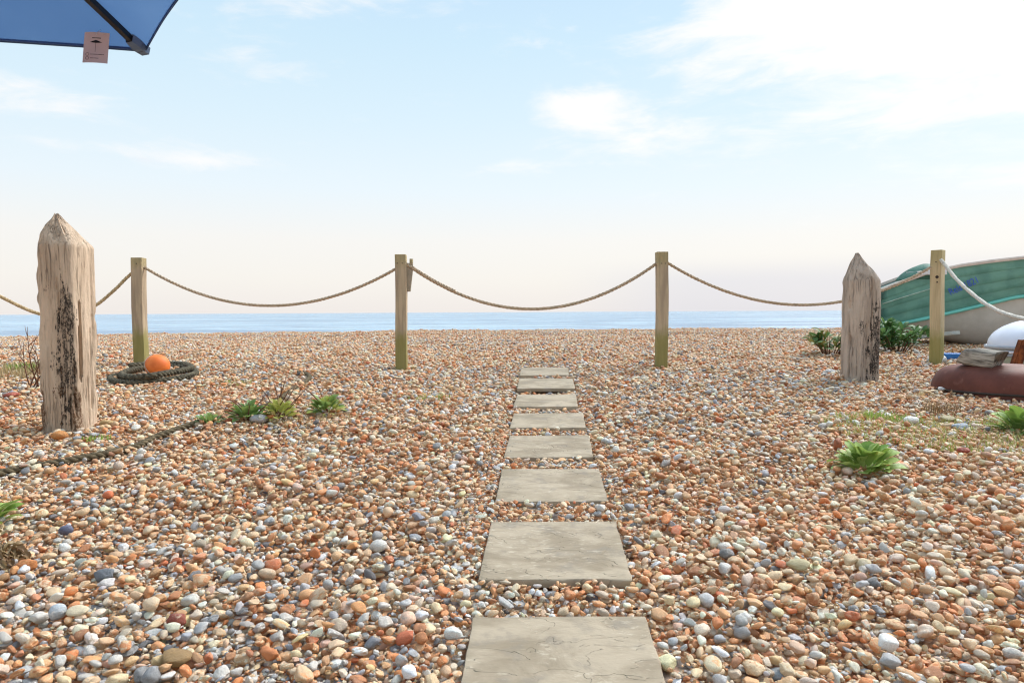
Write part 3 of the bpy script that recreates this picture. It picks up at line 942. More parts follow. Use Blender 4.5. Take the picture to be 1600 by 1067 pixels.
M_BUOY = simple('orange_float', lin(244, 132, 62), .55, .12, 9, .3, c2=lin(226, 112, 50))
T = NT(M_BUOY.node_tree)
buoy = b.build('buoy', M_BUOY, None, True, 0, (bx.x, bx.y, gz(bx.x, bx.y) + .088))
tag(buoy, 'round orange float lying in the coil of dark rope', 'buoy')
rb = MB()
ring = []
for k in range(41):
    a = 2 * math.pi * k / 40
    p = Vector((math.cos(a), math.sin(a), 0)) * .1085
    p.rotate(Matrix.Rotation(R(58), 3, 'Y')); p.rotate(Matrix.Rotation(R(-38), 3, 'Z'))
    ring.append(p)
rb.tube(ring, .0055, 6)
rb.build('lashing_line', rope_mat('thin_line', lin(196, 176, 156), lin(160, 140, 120)), buoy)
pth = [on_ground(x, y, .010) for x, y in ((-60, 757), (0, 741), (60, 729), (110, 722), (160, 712), (210, 697), (250, 682), (310, 665), (350, 655), (395, 644), (435, 628), (462, 612), (478, 601), (484, 594), (478, 587), (466, 585))]
pth = [p + Vector((0, 0, float(undul(p.x, p.y)) + .004 * math.sin(i * 2.1))) for i, p in enumerate(pth)]
sp_ = spline(pth, .016)
rb = MB(); laid_rope(rb, sp_, .021, .11, 3, 7)
tag(rb.build('buried_rope', M_TARG), 'old brown rope half sunk in the shingle, running past the small green plants', 'rope')

# ------------------------------------------------------------------ the green boat
M_GREEN = simple('green_gelcoat', lin(108, 160, 144), .4, .18, 4, .5, c2=lin(88, 140, 126))
M_TURQ = simple('turquoise_strip', lin(120, 205, 190), .4, .1, 5, .5)
M_CREAM = simple('cream_gunwale', lin(216, 198, 184), .5, .15, 10, .4)
M_HULLG = simple('grey_antifouling', lin(214, 208, 198), .6, .2, 3, .35, c2=lin(196, 190, 178))
M_INSIDE = simple('boat_inside', lin(150, 165, 155), .6, .2, 5)
D_ = Vector((.957, -.29, 0)).normalized(); O_ = Vector((-.29, -.957, 0)).normalized()
B0 = Vector((4.72, 9.3, 0)); HB = .8
def proj(p):
    q = p - CAMP
    zc = q.dot(fwd)
    return 800 + F * q.dot(r2) / zc, 533.5 - F * q.dot(u2) / zc
def hbeam(s):
    stern = HB - .30 * max(0, 1 - s / .9) ** 2
    bow = HB * (1 - max(0, (s - 2.2) / 2.5) ** 2.2)
    return max(.01, min(stern, bow))
def row_z(s, table):
    p = B0 - O_ * HB + D_ * s + O_ * hbeam(s)
    px, _ = proj(Vector((p.x, p.y, CZ)))
    xs_, ys_ = zip(*table)
    return at(px, float(np.interp(px, xs_, ys_)), p.y).z
GUN = [(1330, 474), (1345, 467), (1372, 456), (1400, 445), (1452, 426), (1500, 416), (1550, 409), (1600, 403.5)]
CHI = [(1330, 523), (1345, 520), (1400, 508.5), (1452, 497.5), (1500, 486.5), (1550, 474.5), (1600, 462)]
S_END = 1.85
gzE, czE = row_z(S_END, GUN), row_z(S_END, CHI)
def gun_z(s): return row_z(s, GUN) if s < S_END else gzE + (s - S_END) * .09
def chi_z(s): return row_z(s, CHI) if s < S_END else czE + (s - S_END) * .10 + .05 * max(0, s - 3.2) ** 2
def keel_z(s): return CZ + float(np.interp(s, [0, .4, 1.15, 1.5, 2.2, 3.4, 4.2, 4.7], [-.22, -.28, -.40, -.48, -.50, -.42, -.1, .5]))
SS = list(np.linspace(.30, 4.7, 40))
def hull_pt(s, t, side, out=0.0):
    """t=0 at the gunwale, 1 at the chine"""
    hb = hbeam(s)
    lat = hb * (1 - .10 * t - .05 * t * t) + out
    p = B0 - O_ * HB + D_ * s + O_ * lat * side
    z = gun_z(s) * (1 - t) + chi_z(s) * t
    return Vector((p.x, p.y, z))
boat = empty('rowing_boat', (6.5, 9.2, gz(6.5, 9.2)))
tag(boat, 'green clinker motor boat with grey underside drawn up on the beach', 'boat')
bpy.context.view_layer.update()
INV = Matrix.Translation(-boat.location)
def to_boat(mb):
    mb.v = [tuple(Vector(p) - boat.location) for p in mb.v]
    return mb
TB = [0, .24, .5, .74, 1.0]
for side in (1, -1):
    for k in range(4):
        b = MB()
        rows = []
        for s in SS:
            a0, a1 = TB[k], TB[k + 1]
            rows.append([hull_pt(s, a0, side, -.002), hull_pt(s, a0 + (a1 - a0) * .5, side, .004), hull_pt(s, a1 - .012, side, .0065), hull_pt(s, a1, side, .002), hull_pt(s, a1, side, -.02), hull_pt(s, a0, side, -.02)])
        b.grid(rows, False, True, True, True)
        to_boat(b).build('strake', M_GREEN, boat, True, auto=35)
    b = MB(); b.tube([hull_pt(s, 1.0, side, .014) for s in SS], .024, 8); to_boat(b).build('rubbing_strip', M_TURQ, boat)
    b = MB()
    rows = []
    for s in SS:
        g = hull_pt(s, 0, side, 0)
        o_ = O_ * side
        rows.append([g + o_ * .03 + Vector((0, 0, -.012)), g + o_ * .034 + Vector((0, 0, .016)), g + o_ * .02 + Vector((0, 0, .032)), g - o_ * .05 + Vector((0, 0, .032)), g - o_ * .055 + Vector((0, 0, -.012))])
    b.grid(rows, True, False, True, True); to_boat(b).build('gunwale', M_CREAM, boat, True, auto=30)
    b = MB()
    rows = []
    for s in SS:
        c = hull_pt(s, 1.0, side, -.02) + Vector((0, 0, -.018))
        kc = B0 - O_ * HB + D_ * s + O_ * side * .42 * hbeam(s); kc = Vector((kc.x, kc.y, min(keel_z(s), c.z)))
        rows.append([c.lerp(kc, t) + Vector((0, 0, -.05 * math.sin(math.pi * t) * min(1, s))) + O_ * side * .05 * math.sin(math.pi * t) for t in (0, .2, .4, .6, .8, 1)] + [Vector(((B0 - O_ * HB + D_ * s).x, (B0 - O_ * HB + D_ * s).y, min(keel_z(s), c.z) - .02))])
    b.grid(rows); to_boat(b).build('hull_bottom', M_HULLG, boat)
b = MB(); b.tube([hull_pt(s, .36, 1, .016) for s in np.linspace(.32, 1.02, 14)], .006, 6); to_boat(b).build('pale_stripe', simple('pale_stripe', lin(190, 214, 200), .5), boat)
b = MB()   # deck inside the gunwales, and the transom
rows = []
for s in SS:
    l, r_ = hull_pt(s, .03, 1, -.03), hull_pt(s, .03, -1, -.03)
    rows.append([l.lerp(r_, t) + Vector((0, 0, -.10 * math.sin(math.pi * t))) for t in (0, .1, .3, .5, .7, .9, 1)])
b.grid(rows); to_boat(b).build('inner_deck', M_INSIDE, boat)
b = MB()
tr_ = [hull_pt(.3, t, 1, 0) for t in (0, .5, 1)] + [Vector(((B0 - O_ * HB + D_ * .3).x, (B0 - O_ * HB + D_ * .3).y, keel_z(.3)))] + [hull_pt(.3, t, -1, 0) for t in (1, .5, 0)]
b.add(tr_ + [p - D_ * .03 for p in tr_], [tuple(range(7))[::-1], tuple(range(7, 14))] + [(i, (i + 1) % 7, 7 + (i + 1) % 7, 7 + i) for i in range(7)])
to_boat(b).build('transom', M_GREEN, boat, False)
# tarpaulin over the engine box, with a white edge showing below it
tc = at(1434, 426, 9.35)
b = MB(); rows = []
for i in range(13):
    u = i / 12
    row = []
    for k in range(28):
        a = 2 * math.pi * k / 28
        ex = lambda c: math.copysign(abs(c) ** .55, c)
        prof = max(0.02, 1 - u ** 2.6) ** .5
        sc = 1.0 - .1 * u
        w = .02 * mnoise.noise(Vector((math.cos(a) * 2, math.sin(a) * 2, u * 4)))
        X = ex(math.cos(a)) * .20 * prof * sc + .06 * u + w; Y = ex(math.sin(a)) * .3 * prof + w
        row.append((tc.x + X, tc.y + Y, tc.z - .10 + .27 * u * (.72 + 1.1 * X)))
    rows.append(row)
b.grid(rows, True, False, True, True); to_boat(b).build('tarpaulin', simple('green_tarp', lin(58, 110, 92), .6, .3, 6, .4, .2), boat)
b = box_mb(.26, .5, .06, tc.x + .02, tc.y - .15, tc.z - .02); to_boat(b).build('engine_box', simple('white_paint', lin(228, 224, 220), .5, .08), boat, False, .01)
# registration painted on the side
def text_mesh(name, body, size, mat, parent, origin, ax, nrm, squash=1.0):
    cu = bpy.data.curves.new(name, 'FONT'); cu.body = body; cu.size = size; cu.extrude = .0015
    to = bpy.data.objects.new(name, cu); COL.objects.link(to)
    bpy.context.view_layer.update()
    me = bpy.data.meshes.new_from_object(to.evaluated_get(bpy.context.evaluated_depsgraph_get()))
    COL.objects.unlink(to); bpy.data.objects.remove(to)
    me.name = name; me.materials.clear(); me.materials.append(mat)
    ax = ax.normalized(); nrm = (nrm - ax * nrm.dot(ax)).normalized(); upv = nrm.cross(ax)
    M = Matrix((ax, upv, nrm)).transposed().to_4x4(); M.translation = origin
    me.transform(M)
    return link(name, me, parent)
def s_at(px):
    lo, hi = 0, 3
    for _ in range(40):
        mid = (lo + hi) / 2
        if proj(hull_pt(mid, .3, 1))[0] < px: lo = mid
        else: hi = mid
    return lo
s0_, s1_ = s_at(1486), s_at(1529)
M_BLUE = simple('blue_lettering', lin(72, 104, 204), .5, .1, 5)
a0_, a1_ = hull_pt(s0_, .60, 1, .017), hull_pt(s1_, .44, 1, .017)
nrm_ = (hull_pt(s0_, .8, 1) - hull_pt(s0_, .2, 1)).cross(D_)
if nrm_.dot(O_) < 0: nrm_ = -nrm_
L_ = (a1_ - a0_).length
tx_ = text_mesh('registration_lettering', 'Rels 1821', .125, M_BLUE, None, Vector((0, 0, 0)), Vector((1, 0, 0)), Vector((0, 0, 1)))
wtx = max(v.co.x for v in tx_.data.vertices)
tx_.data.transform(Matrix.Diagonal((L_ / wtx, 1.05, 1, 1)))
ax_ = (a1_ - a0_).normalized(); nrm_ = (nrm_ - ax_ * nrm_.dot(ax_)).normalized(); upv_ = nrm_.cross(ax_)
M = Matrix((ax_, upv_, nrm_)).transposed().to_4x4(); M.translation = a0_ - boat.location + O_ * .006
tx_.data.transform(M); tx_.parent = boat

def free_box(name, A, B, wid, th, mat, label, cat, bev=.006, upv=Vector((0, 0, 1))):
    """a plank from A to B"""
    ax = (B - A); ln = ax.length; ax.normalize()
    sd_ = ax.cross(upv).normalized(); uu = sd_.cross(ax)
    b = box_mb(ln, wid, th)
    o = b.build(name, mat, None, True, bev, auto=40)
    M = Matrix((ax, -sd_, uu)).transposed().to_4x4()
    if M.determinant() < 0: M = Matrix((ax, sd_, uu)).transposed().to_4x4()
    M.translation = (A + B) / 2
    o.matrix_world = M
    return tag(o, label, cat)
A_, B_ = at(1428, 528, 8.75), at(1494, 520, 8.35)
ch = free_box('timber_chock', A_, B_, .22, .045, simple('pale_grey_paint', lin(180, 184, 176), .6, .15, 6), 'pale grey board wedged under the stern of the green boat', 'board')
A_, B_ = on_ground(1466, 556), on_ground(1548, 556)
A_.y = B_.y = 6.95; A_.x, B_.x = 4.30, 5.1
A_.z, B_.z = gz(A_.x, A_.y) + .035, gz(B_.x, B_.y) + .035
free_box('blue_plank', A_, B_, .16, .06, simple('blue_paint', lin(50, 118, 190), .5, .2, 5), 'bright blue plank lying behind the pale fence post', 'plank')

# ------------------------------------------------------------------ upturned white dinghy
M_WHITE = simple('white_gelcoat', lin(226, 228, 238), .35, .06, 4, .5)
M_SAGE = simple('sage_paint', lin(186, 192, 170), .6, .12, 5)
M_GRIM = simple('grey_rim', lin(168, 172, 178), .5, .12, 5)
tip = at(1541, 543, 6.02) + Vector((.09, 0, 0))
dg = empty('dinghy', (tip.x + .9, tip.y + .2, gz(tip.x + .9, tip.y + .2)))
tag(dg, 'white upturned dinghy with a ribbed rim, lying in front of the green boat', 'boat')
DX = Vector((1, .06, 0)).normalized(); DY = Vector((.06, -1, 0)).normalized()
def dw(u): return .56 * max(0, 1 - (1 - min(1, u / .62)) ** 2.3) ** .5 * (1 if u < .62 else 1 - .25 * ((u - .62) / .38) ** 2)
def dh(u): return .25 * max(0, 1 - (1 - min(1, u / .30)) ** 2) ** .5 + .06 * u
DL = 1.9
def ring_at(u, zoff, grow):
    c = tip + DX * (u * DL)
    return c, dw(u) + grow
us = [0.001, .006, .015, .03, .05, .08, .12, .17, .23, .3, .4, .5, .62, .75, .88, 1.0]
b = MB(); rows = []
for u in us:
    c = tip + DX * (u * DL); w, h = dw(u), dh(u)
    row = []
    for k in range(17):
        a = math.pi * k / 16
        cx_, sx2 = math.cos(a), math.sin(a)
        kk = .78
        row.append(c + DY * (math.copysign(abs(cx_) ** kk, cx_) * w) + Vector((0, 0, h * sx2 ** .8 + .012 * math.exp(-((k - 8) / .6) ** 2) * min(1, h * 4))))
    rows.append(row)
b.grid(rows, False, False, True, True)
b.v = [tuple(Vector(p) - dg.location) for p in b.v]; b.build('upturned_hull', M_WHITE, dg)
for zo, gr, rd, mt_ in ((0, .012, .017, M_GRIM), (-.036, .006, .014, M_WHITE), (-.066, .0, .013, M_GRIM)):
    path = [tip + DX * (u * DL) + DY * (dw(u) + gr) + Vector((0, 0, zo)) for u in us[::-1]] + [tip - DX * gr + Vector((0, 0, zo))] + [tip + DX * (u * DL) - DY * (dw(u) + gr) + Vector((0, 0, zo)) for u in us]
    b = MB(); b.tube(path, rd, 8)
    b.v = [tuple(Vector(p) - dg.location) for p in b.v]; b.build('rim_moulding', mt_, dg)
b = MB(); rows = []
for zo, ins in ((.01, .0), (-.08, .0), (-.16, .03), (-.30, .10)):
    row = []
    for sgn, uu_ in ((1, us[::-1]), (-1, us)):
        for u in uu_:
            c = tip + DX * (u * DL + ins * (1 - u)); row.append(c + DY * sgn * max(.003, dw(u) - .02 - ins * .5) + Vector((0, 0, zo)))
    rows.append(row)
b.grid(rows, True, False, True, True)
b.v = [tuple(Vector(p) - dg.location) for p in b.v]; b.build('lower_body', M_SAGE, dg)

# ------------------------------------------------------------------ rusty dome, driftwood block, rusty bar
mt, T, bs = new_mat('rusted_maroon_paint')
oc = T.n('ShaderNodeTexCoord').outputs['Object']
nA = T.noise(oc, 5, 5, .6).outputs[0]; nB = T.noise(T.mapping(oc, (1, 1, .6)), 16, 5, .65, dist=.6).outputs[0]
cA = T.mix(T.smooth(nA, .35, .65), lin(114, 62, 48), lin(94, 50, 38))
cA = T.mix(T.math('MULTIPLY', T.smooth(nB, .56, .70), .55), cA, lin(82, 40, 30))
cA = T.mix(T.math('MULTIPLY', T.smooth(T.noise(oc, 9, 4, .5).outputs[0], .60, .72), .35), cA, lin(168, 112, 96))
T.put(bs.inputs['Base Color'], cA); bs.inputs['Roughness'].default_value = .62; bs.inputs['Specular IOR Level'].default_value = .35
T.put(bs.inputs['Normal'], T.n('ShaderNodeBump', None, Strength=.25, Distance=.006, Height=nB).outputs[0])
M_DOME = mt
dc = Vector((3.73, 5.15, 0)); dz = gz(dc.x, dc.y)
b = MB(); rows = []
DR, DH = .475, .185
for i in range(20):
    u = i / 19
    r_ = [1.0, 1.0, .995, .98, .955, .925, .89, .85, .80, .745, .69, .63, .61, .50, .42, .34, .26, .17, .09, .004][i]
    z_ = [-.1, -.03, .02, .05, .075, .10, .12, .135, .148, .158, .166, .172, .176, .179, .1815, .183, .184, .1845, .185, .185][i]
    row = []
    for k in range(64):
        a = 2 * math.pi * k / 64
        dnt = 1 + .008 * math.sin(3 * a + 1)
        row.append((DR * r_ * dnt * math.cos(a), DR * r_ * dnt * math.sin(a), z_ + .004 * mnoise.noise(Vector((math.cos(a) * r_ * 3, math.sin(a) * r_ * 3, 0)))))
    rows.append(row)
b.grid(rows, True, False, False, True)
dome = tag(b.build('rusty_dome', M_DOME, None, True, 0, (dc.x, dc.y, dz + .012), (R(-1.5), R(1.5), 0)), 'low round maroon rusted metal dome lying on the shingle in front of the dinghy', 'metal dome')
MB().tube([(DR * 1.005 * math.cos(2 * math.pi * k / 48), DR * 1.005 * math.sin(2 * math.pi * k / 48), -.022) for k in range(49)], .009, 8).build('rim', M_IRON, dome)

mt, T, bs = new_mat('weathered_driftwood')
oc = T.n('ShaderNodeTexCoord').outputs['Object']
gA = T.noise(T.mapping(oc, (6, 45, 45)), 1, 5, .65, dist=.6).outputs[0]
cA = T.mix(T.smooth(gA, .36, .62), lin(96, 90, 82), lin(176, 168, 156))
cA = T.mix(T.smooth(T.n('ShaderNodeSeparateXYZ', None, Vector=oc).outputs[0], .118, .124), cA, T.mix(T.smooth(T.noise(T.mapping(oc, (1, 40, 12)), 1, 4, .6).outputs[0], .4, .6), lin(64, 56, 48), lin(104, 92, 78)))
T.put(bs.inputs['Base Color'], cA); bs.inputs['Roughness'].default_value = .9; bs.inputs['Specular IOR Level'].default_value = .15
T.put(bs.inputs['Normal'], T.n('ShaderNodeBump', None, Strength=.7, Distance=.008, Height=gA).outputs[0])
b = MB(); rows = []
for i in range(15):
    u = i / 14; x = -.125 + .25 * u
    row = []
    for k in range(32):
        a = 2 * math.pi * k / 32
        ex = lambda c: math.copysign(abs(c) ** .42, c)
        y, z = ex(math.cos(a)) * .075, ex(math.sin(a)) * .064
        nq = 1 + .07 * mnoise.noise(Vector((x * 9, y * 14, z * 14))) + .03 * mnoise.noise(Vector((x * 10, y * 60, z * 60)))
        sh_ = 1 - (.18 * max(0, .25 - u) / .25)
        row.append((x + (.02 * z / .05 if i in (0, 14) else .02 * z / .05), y * nq * sh_, z * nq * sh_))
    rows.append(row)
b.grid(rows, True, False, True, True)
db = at(1533, 580, 5.05)
blk = b.build('driftwood_block', mt, None, True, 0, (db.x, db.y, dz + .192 + .06), (R(4), R(5), R(-60)), auto=45)
tag(blk, 'grey weathered block of driftwood resting on the maroon dome', 'wood block')
M_RUST = simple('flaking_rust', lin(150, 84, 46), .85, .4, 14, .2, .8, c2=lin(86, 46, 30), bscale=60)
A_, B_ = at(1583, 594, 5.62), at(1604, 532, 5.62)
bar = free_box('rusty_bar', A_, B_, .055, .016, M_RUST, 'flat rusty iron bar leaning beside the driftwood block', 'metal bar', .002, Vector((0, -1, 0)))
bb2 = box_mb((B_ - A_).length * .98, .05, .012, 0, 0, 0)
bb2.v = [(x, z + .026, -y - .03) for x, y, z in bb2.v]
bb2.build('flange', M_RUST, bar, True, .002)

# ------------------------------------------------------------------ parasol
M_CAN, T, bs = new_mat('blue_parasol_cloth')
oc = T.n('ShaderNodeTexCoord').outputs['Object']
wv = T.noise(oc, 400, 2, .5).outputs[0]
cb = T.mix(T.smooth(T.noise(oc, 2.5, 3, .5).outputs[0], .3, .7), lin(80, 114, 158), lin(90, 124, 166))
cb = T.mix(T.math('MULTIPLY', wv, .2), cb, lin(70, 102, 146))
T.put(bs.inputs['Base Color'], cb); bs.inputs['Roughness'].default_value = .9; bs.inputs['Specular IOR Level'].default_value = .1
tr_ = T.n('ShaderNodeBsdfTranslucent', None, Color=cb); ms_ = T.n('ShaderNodeMixShader', None, Fac=.5)
T.t.links.new(bs.outputs[0], ms_.inputs[1]); T.t.links.new(tr_.outputs[0], ms_.inputs[2]); T.t.links.new(ms_.outputs[0], T.t.nodes['Material Output'].inputs[0])
M_HEM = simple('dark_blue_hem', lin(80, 104, 150), .9, .1, 20, .1)
M_RIB = simple('black_rib', lin(34, 36, 40), .5, .1, 20, .4)
M_CAP = simple('grey_pocket', lin(96, 116, 146), .6, .1, 20, .3)
HUB = Vector((-1.978, 1.774, CZ + 1.56))
CR, CA0 = 1.2516, R(70)
RIMZ = CZ + 1.125
par = empty('parasol', (HUB.x, HUB.y, gz(HUB.x, HUB.y)))
tag(par, 'blue cloth parasol with a black rib, its corner hanging over the beach', 'parasol')
par_o = par.location.copy()
def par_build(mb, name, mat, **k):
    mb.v = [tuple(Vector(p) - par_o) for p in mb.v]
    return mb.build(name, mat, par, **k)
def corner(i):
    a = CA0 + i * math.pi / 3
    return Vector((HUB.x + CR * math.cos(a), HUB.y + CR * math.sin(a), RIMZ))
for i in range(6):
    c0, c1 = corner(i), corner(i + 1)
    rows = []; edge = []
    for ia in range(13):
        a = ia / 12
        row = []
        for ib in range(21):
            q = ib / 20
            e = math.sin(math.pi * q)
            aa = a * (1 - .022 * e * a)
            p = HUB + (c0.lerp(c1, q) - HUB) * aa
            p.z += -.012 * e * a * a + .05 * math.sin(math.pi * a) + .004 * mnoise.noise(Vector((p.x * 3, p.y * 3, i)))
            row.append(p)
            if ia == 12: edge.append(p)
        rows.append(row)
    b = MB(); b.grid(rows); par_build(b, 'canopy_panel', M_CAN)
    b = MB()
    b.grid([[p + Vector((0, 0, -.015)), p + Vector((0, 0, .003)), p + (p - HUB).normalized() * .004] for p in edge], True, False)
    par_build(b, 'hem', M_HEM)
    # rib of square tube, slightly bowed, under the seam
    rb_pts = []
    for k in range(13):
        t = .03 + .955 * k / 12
        p = HUB + (c0 - HUB) * t
        p.z += .05 * math.sin(math.pi * t) - .022
        rb_pts.append(p)
    b = MB(); b.tube(rb_pts, .0165, 4); par_build(b, 'rib', M_RIB, smooth=False)
    dv = (c0 - HUB).normalized(); sv = dv.cross(Vector((0, 0, 1))).normalized()
    b = MB(); rows = []
    for t, w, h0 in ((-.085, .024, -.03), (-.045, .034, -.034), (.0, .028, -.028), (.010, .012, -.02)):
        p = c0 + dv * t
        rows.append([p - sv * w + Vector((0, 0, -.002)), p - sv * w * .7 + Vector((0, 0, h0)), p + sv * w * .7 + Vector((0, 0, h0)), p + sv * w + Vector((0, 0, -.002))])
    b.grid(rows, True, False, False, True); par_build(b, 'corner_pocket', M_CAP, smooth=False)
b = MB(); b.tube([Vector((HUB.x, HUB.y, par_o.z - .05)), Vector((HUB.x, HUB.y, HUB.z + .06))], .022, 16); par_build(b, 'pole', M_RIB)
b = MB(); b.grid([[Vector((HUB.x + r_ * math.cos(2 * math.pi * k / 32), HUB.y + r_ * math.sin(2 * math.pi * k / 32), par_o.z + z_)) for k in range(32)] for r_, z_ in ((.26, -.03), (.26, .05), (.2, .08), (.05, .1), (.03, .2))], True, False, True, True)
par_build(b, 'base', M_IRON)

# swing tag hanging from the hem
M_TAG = simple('tag_card', lin(206, 182, 178), .7, .05, 20, .3)
tgp = at(150, 76, 2.83)
tg = empty('hang_tag', (tgp.x, tgp.y, tgp.z), R(14))
tag(tg, 'small pinkish paper tag printed with an umbrella, hanging from the parasol edge', 'label tag')
def tag_pt(u, v, off=0.0):
    """u across -1..1, v up -1..1"""
    x = u * .0455 + .006 * v + .002 * (v * v); z = v * .061 + .0015 * u
    return Vector((x, -.006 * (1 - u * u) - .005 * v * v + off, z))
b = MB()
b.grid([[tag_pt(-1 + 2 * k / 10, -1 + 2 * j / 10) for k in range(11)] for j in range(11)])
b.grid([[tag_pt(-1 + 2 * k / 10, -1 + 2 * j / 10, .0012) for k in range(11)] for j in range(11)])
b.build('card', M_TAG, tg)
M_INK = simple('black_ink', (.02, .02, .022), .6, .1, 10, .2)
def ink(name, polys):
    b = MB()
    for poly in polys:
        b.add([tag_pt(u, v, -.0012) for u, v in poly], [tuple(range(len(poly)))])
    return b.build(name, M_INK, tg, False)
bar_ = lambda u0, u1, v0, v1: [(u0, v0), (u1, v0), (u1, v1), (u0, v1)]
ink('title_line', [bar_(-.32 + .09 * k, -.32 + .09 * k + .07, .60, .66) for k in range(8)])
ink('umbrella_symbol', [[(-.48, .36), (-.3, .42), (-.1, .48), (.0, .50), (.1, .48), (.3, .42), (.5, .36), (.3, .33), (0, .31), (-.3, .33)], bar_(-.012, .012, -.28, .33)])
for k, v0 in enumerate((-.44, -.70)):
    rg = []
    for q in range(14):
        a, a2 = 2 * math.pi * q / 14, 2 * math.pi * (q + 1) / 14
        rg.append([(-.62 + .15 * math.cos(a), v0 + .11 * math.sin(a)), (-.62 + .15 * math.cos(a2), v0 + .11 * math.sin(a2)), (-.62 + .12 * math.cos(a2), v0 + .088 * math.sin(a2)), (-.62 + .12 * math.cos(a), v0 + .088 * math.sin(a))])
    ink('care_symbol', rg)
    ink('text_line', [bar_(-.38 + .1 * q, -.38 + .1 * q + .075, v0 - .02, v0 + .02) for q in range(11 if k == 0 else 7)])
strg = MB().tube([tag_pt(0, .9, -.002), tag_pt(.05, 1.1, .01), Vector((.012, .03, .085))], .0012, 5)
strg.build('string', M_TAG, tg)
b = MB(); b.tube([tag_pt(0, .88, -.0015), tag_pt(0, .88, -.0005)], .003, 10); b.build('eyelet', simple('white_eyelet', lin(235, 230, 228), .5), tg)

# ------------------------------------------------------------------ plants
def leaf_mesh(name, L, Wd, bend, mat, fold=.35, seg=7, rise=0.0, wave=0.0, tip=1.0):
    rows = []
    for i in range(seg + 1):
        t = i / seg
        ang = rise + bend * t
        rows.append((t, ang))
    pts_ = [Vector((0, 0, 0))]
    for i in range(seg):
        a = rows[i][1]
        pts_.append(pts_[-1] + Vector((math.cos(a), 0, math.sin(a))) * (L / seg))
    b = MB(); R_ = []
    for i, p in enumerate(pts_):
        t = i / seg
        w = Wd * .5 * (max(0.0, math.sin(math.pi * min(1.0, (t * .93 + .02) ** 1.35))) ** .7 + .10 * (1 - t))
        if i == seg: w = .0006
        up_ = Vector((-math.sin(rows[i][1]), 0, math.cos(rows[i][1])))
        wz = wave * math.sin(t * 11)
        R_.append([p + Vector((0, w, 0)) + up_ * (fold * w + wz * w), p + Vector((0, w * .5, 0)) + up_ * fold * w * .55, p, p - Vector((0, w * .5, 0)) + up_ * fold * w * .55, p - Vector((0, w, 0)) + up_ * (fold * w - wz * w)])
    b.grid(R_)
    me = bpy.data.meshes.new(name)
    me.from_pydata(b.v, [], b.f)
    me.polygons.foreach_set('use_smooth', [True] * len(me.polygons))
    me.materials.append(mat)
    return me
def rosette(name, c, radius, height, nl, meshes, seed, label, cat='plant', group=None, up0=.15, nrm_len=1.0, sx=1.0, stems=0, stem_mat=None):
    rr = random.Random(seed)
    root = empty(name, (c.x, c.y, gz(c.x, c.y)))
    tag(root, label, cat, group)
    for k in range(nl):
        t = (k + .5) / nl                     # 0 centre .. 1 rim
        a = k * 2.39996 + rr.uniform(-.3, .3)
        rad_ = radius * .62 * math.sqrt(t) * rr.uniform(.7, 1.1)
        o = bpy.data.objects.new('leaf', rr.choice(meshes))
        COL.objects.link(o)
        o.parent = root
        o.location = (rad_ * math.cos(a) * sx, rad_ * math.sin(a), height * (.42 * (1 - t ** 1.5)) * rr.uniform(.5, 1.1) + .006)
        pitch = -(1.25 - 1.05 * t + rr.uniform(-.25, .25))
        o.rotation_euler = (rr.uniform(-.45, .45), pitch + up0, a + rr.uniform(-.5, .5))
        s = nrm_len * rr.uniform(.7, 1.15)
        o.scale = (s, s * rr.uniform(.85, 1.15), s)
    for k in range(stems):
        a = rr.uniform(0, 6.28)
        b = MB()
        p0 = Vector((rr.uniform(-.4, .4) * radius, rr.uniform(-.4, .4) * radius, .0))
        ln = height * rr.uniform(1.2, 2.3)
        dv = Vector((math.cos(a) * .8, math.sin(a) * .4, rr.uniform(.5, 1.1))).normalized()
        b.tube([p0, p0 + dv * ln * .35 + Vector((0, 0, .008)), p0 + dv * ln * .7 + Vector((.004, 0, .006)), p0 + dv * ln], [.0042, .0036, .003, .0016], 5)
        b.build('stem', stem_mat, root)
    return root
M_LEAF = leaf_mat('bright_leaf', lin(136, 168, 78), lin(190, 206, 122), .3)
M_LEAFY = leaf_mat('yellow_green_leaf', lin(168, 178, 84), lin(204, 204, 120), .3, lin(206, 190, 130), .12)
M_LEAFD = leaf_mat('deep_green_leaf', lin(106, 138, 72), lin(152, 174, 96), .3)
M_LEAFK = leaf_mat('dark_bush_leaf', lin(76, 112, 64), lin(116, 150, 88), .25)
M_LEAFO = leaf_mat('olive_bush_leaf', lin(110, 118, 58), lin(146, 140, 78), .25)
M_DEAD = leaf_mat('withered_leaf', lin(168, 142, 100), lin(120, 90, 60), .2)
M_TWIG = simple('brown_twig', lin(118, 82, 64), .85, .3, 30, .2)
M_STRAW = leaf_mat('dry_straw', lin(206, 186, 140), lin(176, 148, 104), .25)
M_GRASS = leaf_mat('short_grass', lin(140, 158, 72), lin(188, 180, 108), .3)
LB = [leaf_mesh('leaf', L, w, bd, M_LEAF, .22, 7, ri, .03) for L, w, bd, ri in ((.120, .066, -.9, .35), (.110, .064, -.6, .2), (.125, .060, -1.2, .5), (.095, .060, -.4, .1), (.112, .056, -.8, .45))]
LY = [leaf_mesh('leaf', L, w, bd, M_LEAFY, .25, 5, ri, .03) for L, w, bd, ri in ((.07, .030, -.8, .3), (.065, .028, -.3, .1), (.075, .026, -1.1, .5))]
LD = [leaf_mesh('leaf', L, w, bd, M_LEAFD, .25, 5, ri, .03) for L, w, bd, ri in ((.085, .038, -.8, .3), (.075, .036, -.4, .1), (.09, .032, -1.1, .5))]
LK = [leaf_mesh('leaf', L, w, bd, M_LEAFK, .25, 5, ri, .03) for L, w, bd, ri in ((.14, .056, -.9, .4), (.12, .052, -.5, .1), (.15, .048, -1.2, .5))]
